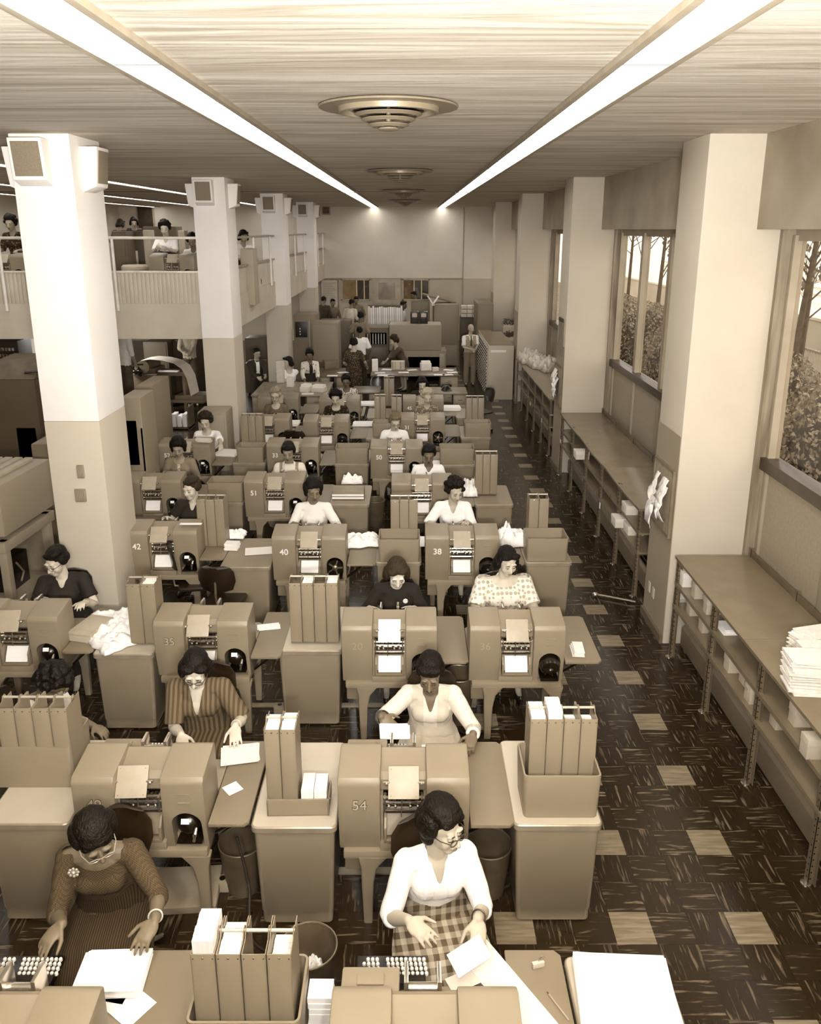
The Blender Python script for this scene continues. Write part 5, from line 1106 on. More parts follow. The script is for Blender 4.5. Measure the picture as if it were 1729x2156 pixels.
stack('paper_pile', 'papers beside the grey-haired person wearing glasses', P_(618, 893), .2, .35, .04, 0, 8, M['paper2']); stack('paper_pile', 'papers on the board left of the vest wearer', P_(765, 895), .36, .25, .05, 0, 8); stack('paper_pile', 'white papers on a lower board right of the blonde person', P_(950, 862), .36, .3, .06, 0, 8)
stack('paper_pile', 'papers on the board left of the small pedestal in the last row', P_(775, 852), .30, .28, .05, 0, 8)
t = stack('card_stack', 'short box of cards on top of the machine marked 52', (at(430, 930, z=1.1).x, at(430, 930, z=1.1).y, 1.10), .22, .09, .05, R(-8), 4, mat(.78, .7), cat='cards')
for u, v, rz, lb in ((432, 1262, 100, 'empty black chair turned sideways beside the machine marked 42'), (482, 1300, 175, 'empty black chair pushed up behind the machine marked 35'), (630, 968, 175, 'empty black chair behind the machine marked 33'), (797, 845, 0, 'empty black chair with a white tag in front of the desks'), (1008, 872, -60, 'empty chair with tubular back near the card cabinet')):
    p = at(u, v + 35, z=0); ch = thing('office_chair', lb, 'chair', (p.x, p.y, 0), R(rz), 'empty office chairs'); chair_parts(ch)
def plinth(u, v, lb, w_=.42, d=.3, h=.10):
    p = at(u, v, z=0); t = thing('foot_rest', lb, 'foot rest', (p.x, p.y, 0), R(4)); MB().prism([(0, 0), (0, h * .5), (d, h), (d, 0)], 'x', -w_ / 2, w_ / 2, .006).build('board', mat(.55, .6), t)
plinth(385, 1925, 'slanted foot board on the floor right of the checked wool dress')
for k, (pts, lb) in enumerate(((((-1.1, 4.3, .5), (-1.02, 4.2, .2), (-.98, 4.0, .02), (-.8, 3.9, .012), (-.62, 4.05, .012)), 'black power cable hanging from the machine marked 49'), (((.42, 4.6, .012), (.62, 4.4, .012), (.72, 4.6, .012), (.6, 4.85, .012), (.45, 4.75, .012)), 'black cable looped on the floor right of the machine marked 54'), (((.25, 6.3, .012), (.5, 6.1, .012), (.75, 6.2, .012), (1.2, 6.3, .012)), 'black cable on the floor behind the pale vest wearer'))):
    t = thing('power_cable', lb, 'cable', (0, 0, 0)); P3 = [V(q) for q in pts]; out = []
    for i in range(len(P3) - 1):
        a, b, c, d = P3[max(0, i - 1)], P3[i], P3[i + 1], P3[min(len(P3) - 1, i + 2)]
        for q in range(6): s_ = q / 6; out.append(.5 * ((2 * b) + (c - a) * s_ + (2 * a - 5 * b + 4 * c - d) * s_ ** 2 + (3 * b - a - 3 * c + d) * s_ ** 3))
    MB().tube(out + [P3[-1]], .009, 8).build('cord', M['rubber'], t)
for u, v, lb in ((470, 1870, 'floor outlet box right of the machine marked 49'), (590, 1500, 'floor outlet box under the pedestal row')):
    p = at(u, v, z=0); t = thing('outlet_box', lb, 'outlet', (p.x, p.y, 0)); MB().b2(-.05, .05, -.04, .04, 0, .08, .008).build('housing', mat(.6, .5), t); MB().lathe([(.02, 0), (.02, .004)], (0, 0, .08), 14).build('socket', M['black'], t)
for y, lb in ((4.55, 'floor duct strip crossing behind the second machine row'), (6.55, 'floor duct strip crossing behind the third machine row')):
    mb = MB(); mb.b2(-2.6, .6, y - .03, y + .03, 0, .014, .004); struct('trim_%d' % (30 + int(y)), mb, mat(.6, .4, .3))
ORDW = ['first', 'second', 'third', 'fourth', 'fifth', 'sixth', 'seventh', 'eighth', 'ninth', 'tenth', 'eleventh', 'twelfth', 'thirteenth', 'fourteenth', 'fifteenth', 'sixteenth']
# ================================================================ rear office machines, desks
def gbox(u0, u1, vt, Y, d, label, name='cabinet', cat='cabinet', v_=.5, z0=0, vb=None, parts=(), group=None, door=True):
    um = (u0 + u1) / 2; x0 = at(u0, vt, Y=Y).x; x1 = at(u1, vt, Y=Y).x; zt = at(um, vt, Y=Y).z
    if vb is not None: z0 = at(um, vb, Y=Y).z
    w_ = x1 - x0; h = zt - z0; t = thing(name, label, cat, ((x0 + x1) / 2, Y, z0), 0, group); m = mat(v_, .5, 0, .015, 2, key='cabinet_enamel')
    mb = MB(); mb.b2(-w_ / 2, w_ / 2, 0, d, .06 if z0 == 0 else 0, h, .02); mb.build('body', m, t)
    if z0 == 0: mb = MB(); [mb.b2(sx * (w_ / 2 - .09) - .03, sx * (w_ / 2 - .09) + .03, sy, sy + .06, 0, .06) for sx in (-1, 1) for sy in (.05, d - .11)]; mb.build('foot_set', M['black'], t)
    if door: mb = MB(); mb.b2(-w_ / 2 + .04, w_ / 2 - .04, -.012, .0, h * .38, h - .05, .004); mb.b2(-w_ / 2 + .04, w_ / 2 - .04, -.012, .0, .10, h * .36, .004); mb.build('panel', mat(v_ + .02, .5, 0, .015, 2, key='cabinet_enamel'), t)
    for pn, (a, b, c, e), pv, pr in parts:   # fractions of the front face
        mb = MB(); mb.b2(-w_ / 2 + w_ * a, -w_ / 2 + w_ * b, -.012 - pr, -.012, h * c, h * e, .004); mb.build(pn, mat(pv, .4, 0, .02, 9) if pv < 2 else M['chrome'], t)
    return t, w_, h
# card cabinet in the aisle with drawer fronts on its left side
c0 = 20.45; xa, xb = at(1027, 800, Y=c0).x, 2.61; zt = at(1060, 728, Y=c0).z
t = thing('card_cabinet', 'long card cabinet beside the aisle, plain pale end with a label strip facing the camera', 'cabinet', ((xa + xb) / 2, c0, 0)); hw = (xb - xa) / 2
MB().b2(-hw, hw, 0, 3.0, 0, zt, .01).build('body', mat(.68, .5, 0, .01, 3), t); MB().b2(-hw + .06, hw - .2, -.008, 0, zt - .17, zt - .11).build('label_strip', M['paper2'], t)
for i in range(14):
    mb = MB(); [mb.b2(-hw - .02, -hw, .06 + j * .29, .30 + j * .29, .08 + i * (zt - .12) / 14, .08 + (i + .82) * (zt - .12) / 14, .003) for j in range(10)]; mb.build('drawer_row', mat(.74, .6, 0, .12, 30), t)
mb = MB(); [mb.ell((-hw - .03, .18 + j * .29, .08 + (i + .4) * (zt - .12) / 14), .02, n=6, m=4) for i in range(14) for j in range(10)]; tag(mb.build('drawer_pull_set', M['black'], t), kind='stuff')
MB().b2(-hw + .02, hw - .02, .05, 2.9, zt, zt + .012).build('top', mat(.42, .3), t)
gbox(820, 930, 684, 23.0, .9, 'wide low grey console whose plain back panel faces the camera', vb=738, v_=.54, door=False)
t, w_, h = gbox(845, 940, 738, 23.0, .8, 'grey machine table with an open knee space below the wide console', v_=.50, name='machine_table', cat='machine', door=False, parts=[('knee_panel', (.15, .85, .05, .8), .36, .0), ('leg_panel', (.85, .97, .02, .9), .56, .02)])
gbox(914, 967, 641, 25.5, 1.6, 'tallest plain grey cabinet left of the man in the knitted vest', v_=.48)
t = gbox(866, 905, 633, 26.0, .6, 'upright grey cabinet behind the wide console', v_=.40, vb=None)[0]
t, w_, h = gbox(734, 818, 690, 24.0, .9, 'dark machine with a row of bright posts across its front', name='sorting_machine', cat='machine', v_=.34, door=False, parts=[('pocket_bay', (.08, .95, .66, .9), .12, .0), ('lower_panel', (.05, .95, .08, .6), .30, .01)])
for i in range(12): mb = MB(); mb.cyl((-w_ / 2 + w_ * (.12 + i * .07), -.03, h * .67), (-w_ / 2 + w_ * (.12 + i * .07), -.03, h * .88), .018, n=6); mb.build('post', mat(.82, .3, .3), t)
# rack with long white binders standing in a row
y = 26.0; x0, x1 = at(775, 660, Y=y).x, at(848, 660, Y=y).x; z0, z1 = at(810, 684, Y=y).z, at(810, 646, Y=y).z
t = thing('binder_rack', 'dark rack behind the sorting machine holding a row of tall white strips', 'rack', (x0, y, 0)); MB().b2(0, x1 - x0, .02, .4, .0, z0, .01).b2(0, x1 - x0, .1, .14, z0, z1 + .05).build('rack', M['dmetal'], t); MB().b2(0, x1 - x0, .0, .16, z1 - .05, z1 + .02).build('rail', mat(.25, .5), t)
for i in range(16):
    r = random.Random(i); a = (x1 - x0) * (i + .06) / 16; tag(MB().b2(0, (x1 - x0) / 16 * .86, 0, .08, 0, (z1 - z0) * (.94 + .1 * r.random()), .004).build('binder', mat(.95 if i % 3 else .86, .6), None, (x0 + a, y - .01, z0)), '%s tall white strip binder from the left in the dark rack' % ORDW[i], 'binder', 'tall white binders in the rack')
t, w_, h = gbox(617, 664, 664, 21.5, 1.0, 'tall grey cabinet with a black dial panel beside the fourth left column', v_=.44, door=False, parts=[('dial_panel', (.08, .62, .72, .92), .08, .01), ('handle', (.70, .73, .55, .93), .7, .02)])
for q in range(3): MB().ell((-w_ / 2 + w_ * .3, -.03, h * .76 + q * .07), .02).build('dial', mat(.8, .4), t)
gbox(656, 712, 680, 20.9, .8, 'lower grey cabinet right of the dial-panel cabinet', v_=.47)
gbox(672, 738, 676, 25.0, .8, 'dark low table behind which people lean, left of the binder rack', name='work_table', cat='table', v_=.33, door=False)
gbox(1006, 1040, 640, 24.5, 1.5, 'grey cabinet with tilted panels at the far right behind the aisle', v_=.42)
gbox(1010, 1038, 700, 23.6, .6, 'shorter grey cabinet in front of the far right cabinet', v_=.46)
t = gbox(970, 1003, 668, 28.0, .6, 'dark shelf rack between the tallest cabinet and far right cabinet', name='shelf_rack', cat='rack', v_=.28, door=False)[0]
for i in range(9):
    tag(MB().b2(0, .17, 0, .25, 0, .11, .004).build('file_box', mat(.82, .7), None, (at(972, 660, Y=27.9).x + (i % 3) * .19, 27.9, at(985, 668, Y=27.9).z + .004 + (i // 3) * .14)), 'pale box, %s in the %s row on the far shelf rack' % (['left', 'middle', 'right'][i % 3], ['bottom', 'middle', 'top'][i // 3]), 'box', 'pale boxes on the far shelf rack')
# open lid and binder leaning on the cabinets
t = thing('metal_hatch', 'long raised lid on top of the cabinets by the office windows', 'lid', at(925, 628, Y=26.2)); MB().box((0, 0, 0), (1.1, .5, .05), (0, R(14), 0), .01).build('panel', mat(.40, .6), t)
t = thing('open_binder', 'white open binder wedged above the cabinets', 'binder', at(912, 640, Y=25.4)); MB().box((-.07, 0, .1), (.03, .25, .34), (0, R(-35), 0)).build('cover', M['paper'], t); MB().box((.07, 0, .1), (.03, .25, .34), (0, R(35), 0)).build('cover', M['paper'], t)
for u, lb in ((873, 'left black desk machine on top of the wide console'), (892, 'right black desk machine on top of the wide console')):
    p = at(u, 684, Y=23.4); t = thing('desk_machine', lb, 'office machine', (p.x, 23.3, at(875, 685, Y=23.0).z)); MB().b2(-.12, .12, 0, .3, 0, .35, .03).build('body', M['vinyl'], t); MB().b2(-.07, .07, -.01, 0, .2, .3).build('plate', mat(.7, .4), t)
# flower boxes on the last window sill
for v, lb in ((684, 'upper box of dark leafy plants by the fourth window'), (702, 'lower box of dark leafy plants by the fourth window')):
    p = at(1068, v, Y=24.0); t = thing('planter', lb, 'planter', (3.0, 24.0 - (v - 684) * .05, p.z)); MB().b2(-.3, .3, -.15, .15, -.22, 0, .01).build('trough', mat(.66, .6), t)
    mb = MB(); r = random.Random(v)
    for i in range(260):
        c = V((r.uniform(-.3, .3), r.uniform(-.14, .14), r.uniform(0, .17))); e = Euler((r.uniform(0, 3), r.uniform(0, 3), r.uniform(0, 3))).to_matrix(); mb.add([c + e @ V(q) for q in ((-.02, 0, 0), (0, -.012, .006), (.03, 0, 0), (0, .012, .006))], [[0, 1, 2, 3]])
    mb.build('foliage', mat(.2, .7, 0, .08, 20, key='leaf'), t); MB().b2(-.28, .28, -.2, -.16, -p.z, -.2).b2(-.28, .28, .12, .16, -p.z, -.2).build('stand', M['dmetal'], t)
t = thing('wall_chart', 'framed white text chart on the back wall beside the last left column', 'chart', at(694, 622, Y=BW - .03)); w_ = (at(713, 620, Y=BW).x - at(675, 620, Y=BW).x) / 2; MB().b2(-w_, w_, -.02, .02, -.62, .62).build('frame', mat(.45, .5), t); MB().b2(-w_ + .04, w_ - .04, -.03, -.02, -.58, .58).build('sheet', mat(.75, .7, 0, .02), t)
mb = MB()
for q in range(15): mb.b2(-w_ + .1, w_ - .1 - .12 * ((q * 7) % 4) / 3, -.032, -.03, .46 - q * .066, .475 - q * .066)
mb.build('text_line', mat(.5, .7), t)
# desks -------------------------------------------------------------------
def desk(u0, u1, v, label, d=.75, h=.76, v_=.36, drawers=True):
    a = at(u0, v, z=h); b = at(u1, v, z=h); w_ = b.x - a.x; t = thing('desk', label, 'desk', ((a.x + b.x) / 2, a.y, 0), 0, 'office desks behind the machine rows')
    MB().b2(-w_ / 2, w_ / 2, 0, d, h - .035, h, .01).build('desktop', mat(v_, .35), t); ped = min(.42, w_ * .35)
    for s_ in (-1, 1):
        x0 = s_ * (w_ / 2 - ped / 2 - .02); MB().b2(x0 - ped / 2, x0 + ped / 2, .03, d - .03, .08, h - .035, .006).build('pedestal', mat(.52, .5), t)
        for q in range(3): MB().b2(x0 - ped / 2 + .02, x0 + ped / 2 - .02, .012, .03, .12 + q * .2, .30 + q * .2, .004).build('drawer', mat(.55, .5), t); MB().b2(x0 - .05, x0 + .05, .0, .012, .20 + q * .2, .215 + q * .2).build('drawer_pull', M['chrome'], t)
    MB().b2(-w_ / 2 + .04, w_ / 2 - .04, .04, d - .04, 0, .08).build('plinth', M['dmetal'], t); return t
desk(672, 730, 792, 'desk with a grey box and tilted sheet, left of the belted floral dress', d=1.25); desk(780, 966, 790, 'long desk under the in-tray boxes, right of the belted floral dress', d=1.15); desk(528, 688, 832, 'desk covered with boxes beside the dark-suited man', v_=.5, d=1.6); desk(740, 800, 826, 'short dark desk behind the print-blouse wearer'); desk(905, 985, 828, 'desk with a black telephone by the aisle', v_=.45)
items = [(640, 826, .20, .25, .12, .85, 'card box on the desk beside the crossed-arms person'), (668, 826, .28, .25, .10, .8, 'wide card box at the right end of the boxes desk'), (610, 815, .14, .14, .22, .85, 'upright white carton behind the crossed-arms person'), (590, 806, .16, .16, .50, .8, 'tall stack of cards left of the crossed-arms person'),
         (838, 778, .34, .12, .22, .8, 'upright pale file sorter on the long right desk'), (790, 782, .15, .15, .30, .9, 'tall white card pile right of the floral dress'), (898, 780, .26, .2, .18, .88, 'white open card box with upright cards'), (918, 782, .15, .12, .10, .8, 'small white box beside the open card box'), (700, 776, .38, .3, .20, .45, 'grey box on the desk right of the floral jacket'), (682, 774, .22, .2, .14, .3, 'dark desk machine beside the floral jacket')]
for i, (u, v, w_, d, h, vv, lb) in enumerate(items):
    p = at(u, v, z=.765); t = thing('desk_box', lb, 'box', (p.x, p.y, .762), R(i * 5 - 20), 'boxes on the rear desks'); MB().b2(-w_ / 2, w_ / 2, 0, d, 0, h, .006).build('body', mat(vv, .7, 0, .03, 12), t)
    if i in (0, 1, 6): MB().b2(-w_ / 2 + .02, w_ / 2 - .02, .02, d - .02, h, h + .05).build('card_block', M['card'], t)
    if i == 4:
        for q in range(5): MB().b2(-w_ / 2 + q * w_ / 5 + .01, -w_ / 2 + (q + 1) * w_ / 5 - .01, -.004, 0, .02, h - .02).build('slot', mat(.6 + .08 * (q % 3), .7), t)
for i, (u, v, r_, lb) in enumerate(((868, 779, 20, 'sheet right of the file sorter'), (850, 784, 5, 'sheet in front of the file sorter'), (925, 789, 0, 'sheet at the front of the right desk'), (943, 789, 12, 'sheet near the right end of the right desk'), (945, 779, -20, 'folder at the back right of the right desk'), (952, 784, 10, 'second folder at the back right of the right desk'), (800, 785, 8, 'sheet between the white pile and the sorter'), (815, 778, -12, 'sheet behind the white pile'), (722, 784, 30, 'tilted sheet beside the grey desk box'), (648, 829, 8, 'sheet beside the card box'), (806, 790, -6, 'sheet at the left front of the right desk'), (700, 791, 0, 'small sheet at the front of the grey-box desk'))):
    flat('white ' + lb, u, v, .764, .26, .2, R(r_), M['paper'] if i % 3 else M['paper2'], group='sheets on the rear desks')
p = at(940, 822, z=.765); t = thing('telephone', 'black telephone on the desk by the aisle', 'telephone', (p.x, p.y, .762), R(20)); MB().rbox([(0, 0, 0, .20, .2, .03), (0, 0, .05, .17, .16, .03), (0, .02, .10, .10, .08, .03)]).build('base', M['black'], t); MB().tube([(-.11, .02, .10), (-.09, .02, .13), (.09, .02, .13), (.11, .02, .10)], [.03, .018, .018, .03], 10, True).build('handset', M['black'], t)
# ================================================================ machine room to the left, under the balcony
t = thing('tabulating_machine', 'big open-framed machine at the left frame edge with a black box inside its stand', 'machine', (-4.75, 8.1, 0), R(-4))
m1 = mat(.55, .5, 0, .015, 3, key='machine_enamel'); MB().b2(-.75, .45, 0, 1.1, 1.05, 1.62, .03).build('upper_cabinet', m1, t); MB().b2(-.75, .42, .02, 1.1, .86, .98, .01).build('bed', m1, t)
for x in (-.70, .36):
    for y in (.05, .95): MB().b2(x - .045, x + .045, y, y + .09, .04, .98, .008).build('leg', m1, t)
MB().b2(-.75, .42, .05, 1.05, .10, .24, .01).build('bottom_tray', m1, t); MB().b2(-.68, .34, 1.0, 1.04, .24, .86).build('back_panel', mat(.46, .5), t)
mb = MB(); mb.b2(-.12, .22, .35, .75, .24, .62, .01); o = mb.build('black_box', M['black'], t); mb = MB(); mb.tube([(.225, .55, .30), (.24, .6, .4), (.225, .5, .55)], .012, 6); mb.build('cord', mat(.4), o)
mb = MB(); [mb.b2(-.75 + i * .12, -.66 + i * .12, .1, 1.0, 1.62, 1.66, .01) for i in range(9)]; mb.build('ridge', mat(.62, .5), t); MB().b2(-.2, .1, -.02, 0, .90, .93).build('nameplate', M['dmetal'], t)
t, w_, h = gbox(64, 112, 935, 9.9, .7, 'rounded grey cabinet on short legs behind the open-framed machine', v_=.42, door=False, parts=[('slot', (.55, .62, .5, .8), .15, .0)])
t, w_, h = gbox(-30, 72, 800, 12.6, 1.2, 'dark bulky machine with sloping cover at the left frame edge', name='accounting_machine', cat='machine', v_=.28, door=False, parts=[('front_bay', (.5, .9, .3, .6), .08, .0)])
MB().prism([(0, h), (.3, h + .25), (1.0, h + .28), (1.2, h)], 'x', -w_ / 2, w_ / 2, .03).build('cover', mat(.30, .5), t)
MB().tube([(.2, .1, h + .1), (.6, .0, h + .15), (.62, 0, h - .2)], .02, 6).build('arm', M['black'], t)
t, w_, h = gbox(-40, 36, 718, 15.9, .6, 'dark wall rack of small pigeonholes at the far left under the balcony', name='pigeonhole_rack', cat='rack', v_=.14, door=False)
for q in range(60): pass
mb = MB(); [mb.b2(-w_ / 2 + .05 + i * (w_ - .1) / 9, -w_ / 2 + .05 + (i + .6) * (w_ - .1) / 9, -.02, 0, h * .25 + j * h * .72 / 12, h * .25 + (j + .45) * h * .72 / 12) for i in range(9) for j in range(12)]; mb.build('pigeonhole_label', mat(.5, .6, 0, .25, 12), t)
gbox(36, 80, 765, 15.2, .7, 'pale grey cabinet under the balcony beside the pigeonhole rack', v_=.46); gbox(-20, 42, 806, 13.9, .4, 'pale carton row on the dark machine at far left', name='carton_row', cat='box', v_=.6, vb=835, door=False)
t, w_, h = gbox(250, 295, 838, 10.6, .6, 'grey upright cabinet with dark grille window right of the first left column', v_=.50, door=False, parts=[('window', (.25, .72, .55, .85), .10, .0), ('vent_slot', (.9, .98, .25, .8), .12, .0), ('lower_bay', (.3, .9, .06, .3), .10, .0)])
t, w_, h = gbox(285, 320, 812, 12.2, .9, 'larger grey machine body behind the grille-window cabinet', v_=.46)
gbox(415, 476, 868, 13.05, .5, 'grey rounded cabinet standing behind the white-sweater wearer at the second left column', v_=.52, parts=[('gauge', (.15, .35, .5, .8), .2, .01)])
gbox(300, 352, 720, 19.5, .8, 'tall dark cabinet under the balcony, left one of the pair', v_=.26); gbox(352, 412, 716, 20.0, .8, 'tall dark cabinet under the balcony, right one of the pair', v_=.22)
gbox(515, 560, 712, 24.0, .8, 'dark cabinets under the balcony between the second and third left columns', v_=.30); 
t = gbox(515, 556, 765, 21.0, .7, 'low dark counter behind the dark-suited man', name='counter', cat='counter', v_=.34, door=False)[0]
def printer(u, v, Y, label, sc=1.0, seed=0):
    p = at(u, v, z=1.22); t = thing('printing_machine', label, 'printer', (p.x, p.y, 0), R(-6)); g = mat(.40, .5, 0, .02, 3, key='printer_enamel'); z = p.z
    MB().b2(-1.0, -.15, -.1, .7, 0, z - .1, .02).build('body', g, t)
    mb = MB(); mb.tube([(-.45, -.05, z + .05), (-.45, .6, z + .05)], .14, 20); mb.b2(-.75, -.2, .0, .55, z - .1, z + .02, .01); mb.build('carriage', mat(.34, .5), t)
    mb = MB(); r = random.Random(seed)
    for i in range(12): mb.ell((-.75 + r.uniform(0, .3), -.12 + r.uniform(-.04, .04), z - .05 + r.uniform(-.06, .1)), (.05, .03, .04), n=8, m=6)
    mb.tube([(-.7, -.15, z + .12), (-.4, -.15, z + .13)], .02, 8); mb.build('mechanism', M['black'], t)
    mb = MB(); mb.b2(-.2, .45, .05, .5, z - .15, z - .06, .006); mb.build('delivery_table', g, t)
    for x in (-.0, .40): MB().b2(x - .03, x + .03, .08, .12, 0, z - .15).build('leg', g, t)
    MB().b2(-.05, .85, .0, .55, z - .75, z - .68, .006).b2(.2, .85, .0, .55, z - .68, z - .58, .01).build('stacker_shelf', g, t)
    pts = [(-.62, .10), (-.5, .19), (-.3, .22), (0, .20), (.25, .14), (.42, .02), (.52, -.2), (.56, -.45), (.58, -.58)]; mb = MB()
    mb.loft([[V((x, -.02, z + h)), V((x, .50, z + h)), V((x + .002, .50, z + h + .004)), V((x + .002, -.02, z + h + .004))] for x, h in pts]); mb.build('continuous_paper', mat(.82, .8, 0, .02), t)
    MB().b2(-.15, .3, .02, .14, z - .06, z - .03).build('paper_stack', M['paper'], t); return t
printer(345, 778, 12.6, 'nearer printer with white continuous paper arching over its carriage'); printer(405, 735, 15.0, 'farther printer with white continuous paper, partly behind the second left column', seed=3)
t = thing('paper_rack', 'open floor rack with white paper packets below the nearer printer', 'rack', at(372, 905, z=0) + V((0, 0, 0))); MB().b2(-.3, .3, 0, .4, .02, .06).b2(-.3, -.26, 0, .4, 0, .5).b2(.26, .3, 0, .4, 0, .5).build('frame', M['dmetal'], t)
for q in range(4): MB().b2(-.22 + .12 * q, -.13 + .12 * q, .02, .3, .06, .3 + .04 * (q % 2), .004).build('packet', M['paper'], t)
# balcony furniture
keypunch('', 'machine on the balcony in front of the standing white-bloused person', at(362, 560, Y=14.75).x, 14.75, motor='wheel', z=MZF, bw=.7); keypunch('', 'balcony machine at the left frame edge, in front of the bent-over person', at(5, 560, Y=14.75).x, 14.75, motor='drum', z=MZF, bw=.7)
t = thing('cloth_covered_box', 'pale round-topped drum with cloth cover on the balcony', 'drum', (at(283, 545, Y=15.2).x, 15.2, MZF)); MB().rbox([(0, 0, 0, .75, .5, .05), (0, 0, .58, .75, .5, .05)]).build('base', mat(.48, .5), t); MB().lathe([(.20, .58), (.24, .62), (.24, .85), (.21, .88), (.01, .88)], n=24).build('drum', mat(.66, .7, 0, .03), t)
gbox(236, 264, 487, 19.0, .7, 'dark machine at the left of the balcony', v_=.34, z0=MZF); gbox(262, 300, 487, 19.6, .8, 'dark accounting machine with a dial on the balcony', v_=.26, z0=MZF, door=False, parts=[('dial_plate', (.35, .65, .4, .7), .75, .01)])
gbox(300, 316, 484, 18.5, .3, 'pale upright post-like locker on the balcony', v_=.62, z0=MZF, door=False); gbox(374, 388, 485, 18.0, .3, 'pale narrow locker right of the standing balcony person', v_=.6, z0=MZF, door=False)
gbox(300, 370, 477, 21.5, .6, 'long low cabinet at the back of the balcony below the dark doorway', v_=.34, z0=MZF, door=False); gbox(505, 532, 524, 16.9, .5, 'small box on a stand behind the side balcony railing', v_=.62, z0=MZF, door=False)
a, b = at(291, 450, Y=BW).x, at(322, 450, Y=BW).x; MBd = MB().b2(a - .06, b + .06, BW - .06, BW - .02, MZ, at(300, 430, Y=BW).z + .05, .005); d2 = struct('door_2', MBd, mat(.6, .5)); MB().b2(a, b, BW - .075, BW - .06, MZ, at(300, 433, Y=BW).z).build('door_panel', mat(.22, .6), d2); MB().b2(a + .06, a + .1, BW - .1, BW - .07, MZ + 1.0, MZ + 1.06).build('door_handle', M['chrome'], d2)
# ================================================================ outside the windows
gm = mat(.40, .9, 0, .08, 1.5, key='garden_ground'); mb = MB(); mb.b2(3.75, 12.4, -10, 140, -.2, -.02); mb.mi = 1; mb.b2(12.4, 160, -10, 300, -.2, -.02); o = mb.build('ground_outside', [gm, mat(.86, .9, 0, .04, .3, key='overexposed_ground')]); tag(o, kind='structure')  # far ground coloured pale to paint in haze and overexposure
def leaves(mb, c, rad, n, sz, r, shell=.55):
    for i in range(n):
        v = V((r.gauss(0, 1), r.gauss(0, 1), r.gauss(0, 1))).normalized() * (shell + (1 - shell) * r.random()); p = V(c) + V((v.x * rad[0], v.y * rad[1], v.z * rad[2])); e = Euler((r.uniform(0, 6), r.uniform(0, 6), r.uniform(0, 6))).to_matrix()
        mb.add([p + e @ V(q) * sz for q in ((-1, 0, 0), (0, -.6, .15), (1.1, 0, 0), (0, .6, .15))], [[0, 1, 2, 3]])
lm = mat(.52, .8, 0, .12, 2.0, key='hedge_leaf'); lm2 = mat(.44, .8, 0, .1, 3.0, key='tree_leaf'); bark = mat(.28, .9, 0, .05, 10, .5, 20, key='bark')
hl = ['dense leafy bush outside the nearest window', 'second leafy bush outside, left part of the near window', 'leafy bush seen through the second window', 'leafy bush further along outside the second window', 'last leafy bush outside, by the third window']
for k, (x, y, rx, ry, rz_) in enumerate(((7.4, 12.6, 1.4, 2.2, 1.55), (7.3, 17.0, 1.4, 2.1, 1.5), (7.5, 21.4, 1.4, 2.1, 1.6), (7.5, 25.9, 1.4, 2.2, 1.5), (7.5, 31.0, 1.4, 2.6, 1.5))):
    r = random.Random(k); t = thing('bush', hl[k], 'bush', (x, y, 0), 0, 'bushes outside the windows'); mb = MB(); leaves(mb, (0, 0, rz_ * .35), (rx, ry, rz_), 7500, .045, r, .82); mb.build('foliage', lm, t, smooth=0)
    mb = MB(); mb.ell((0, 0, rz_ * .3), (rx * .82, ry * .82, rz_ * .85)); mb.build('inner_foliage', mat(.14, .9, 0, .03, 6), t)
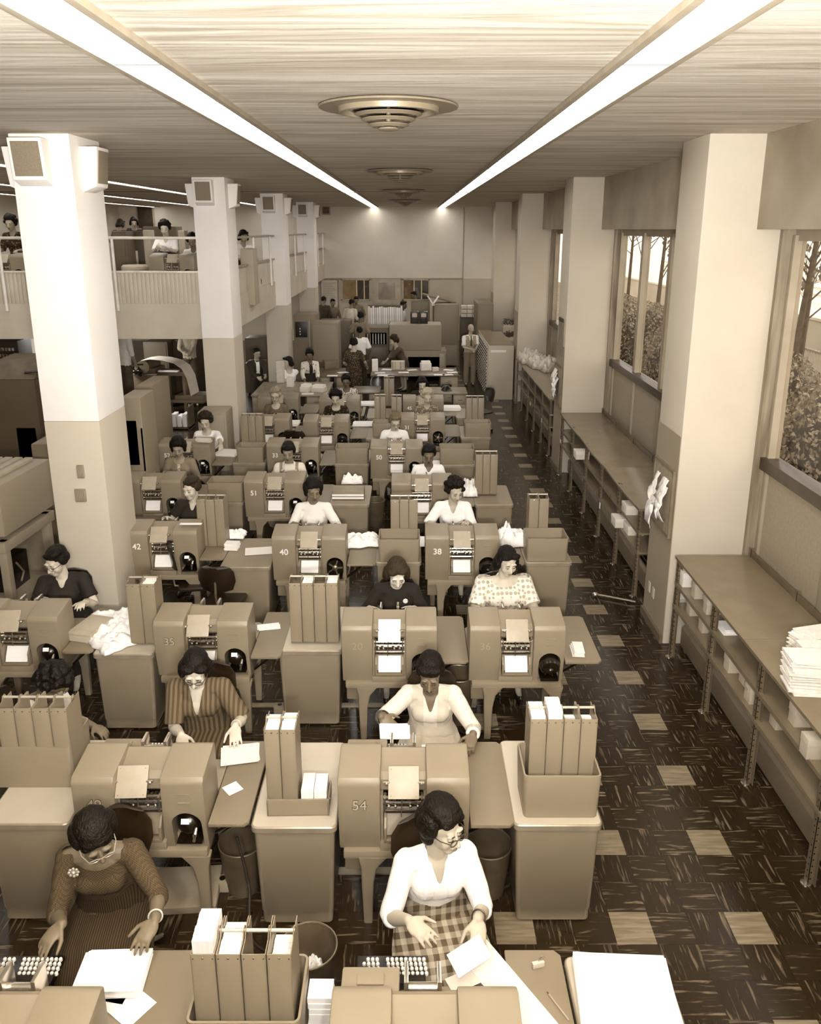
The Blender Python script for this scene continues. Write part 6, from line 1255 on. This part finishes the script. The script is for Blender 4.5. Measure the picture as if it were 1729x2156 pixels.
def tree(x, y, h, label, r_, lean=0):
    r = random.Random(r_); t = thing('tree', label, 'tree', (x, y, 0), 0, 'young trees outside'); mb = MB(); top = V((lean, .2, h)); mb.tube([(0, 0, 0), (lean * .3, 0, h * .4), top * .75, top], [.09, .065, .035, .012], 8); lv = MB()
    for i in range(20):
        f = r.uniform(.35, .98); b0 = V((lean * f, .2 * f, h * f)); a = r.uniform(0, 6.28); L = (1.25 - f) * 1.9; e = b0 + V((math.cos(a) * L * .75, math.sin(a) * L * .75, L * r.uniform(.4, 1.1))); mb.tube([b0, b0.lerp(e, .5) + V((0, 0, .05)), e], [.022, .013, .005], 5)
        for q in range(3): sgn = e + V((r.uniform(-.35, .35), r.uniform(-.35, .35), r.uniform(-.1, .35))); mb.tube([b0.lerp(e, .6), sgn], [.008, .003], 4); leaves(lv, sgn, (.38, .38, .34), 16, .075, r, .2)
    mb.build('trunk', bark, t); lv.build('foliage', lm2, t, smooth=0)
p = at(1664, 745, X=7.9); tree(p.x, p.y, 6.5, 'slim branching tree outside the nearest window', 3, .5)
p = at(1382, 640, X=8.4); tree(p.x, p.y, 6.8, 'slim tree seen through the right pane of the second window', 5, .3); tree(8.6, 30.5, 7.2, 'leafy tree seen through the left pane of the second window', 8, -.2); tree(10.5, 40, 7.5, 'farther tree beyond the second window', 9, .2); tree(9.6, 20.0, 6.8, 'tree at the right frame edge outside the nearest window', 12, .2)
t = thing('picket_fence', 'tall fence of thin vertical bars behind the bushes outside', 'fence', (11.0, 6, 0)); mb = MB(); [mb.b2(-.02, .02, i * .16, i * .16 + .045, -.02, 1.05) for i in range(250)]; o = tag(mb.build('bar_set', mat(.72, .6), t), kind='stuff'); MB().b2(-.03, .03, 0, 40, .98, 1.03).b2(-.03, .03, 0, 40, .1, .16).build('rail', mat(.5, .6), t)
t = thing('boundary_wall', 'long pale wall running behind the fence outside', 'wall', (12.5, 6, 0)); MB().b2(0, .2, 0, 60, -.02, 1.5).build('wall', mat(.70, .8, 0, .04, .6), t); MB().b2(-.05, .25, 0, 60, 1.5, 1.58).build('coping', mat(.8, .8), t)
t = thing('road_railing', 'distant horizontal railing beyond the pale wall', 'railing', (24, 20, 0)); mb = MB(); [mb.b2(-.05, .05, 0, 60, z, z + .12) for z in (.4, .8, 1.2)]; mb.build('rail', mat(.75, .7), t); mb = MB(); [mb.b2(-.06, .06, i * 3, i * 3 + .12, -.02, 1.35) for i in range(20)]; mb.build('post_set', mat(.7, .7), t)
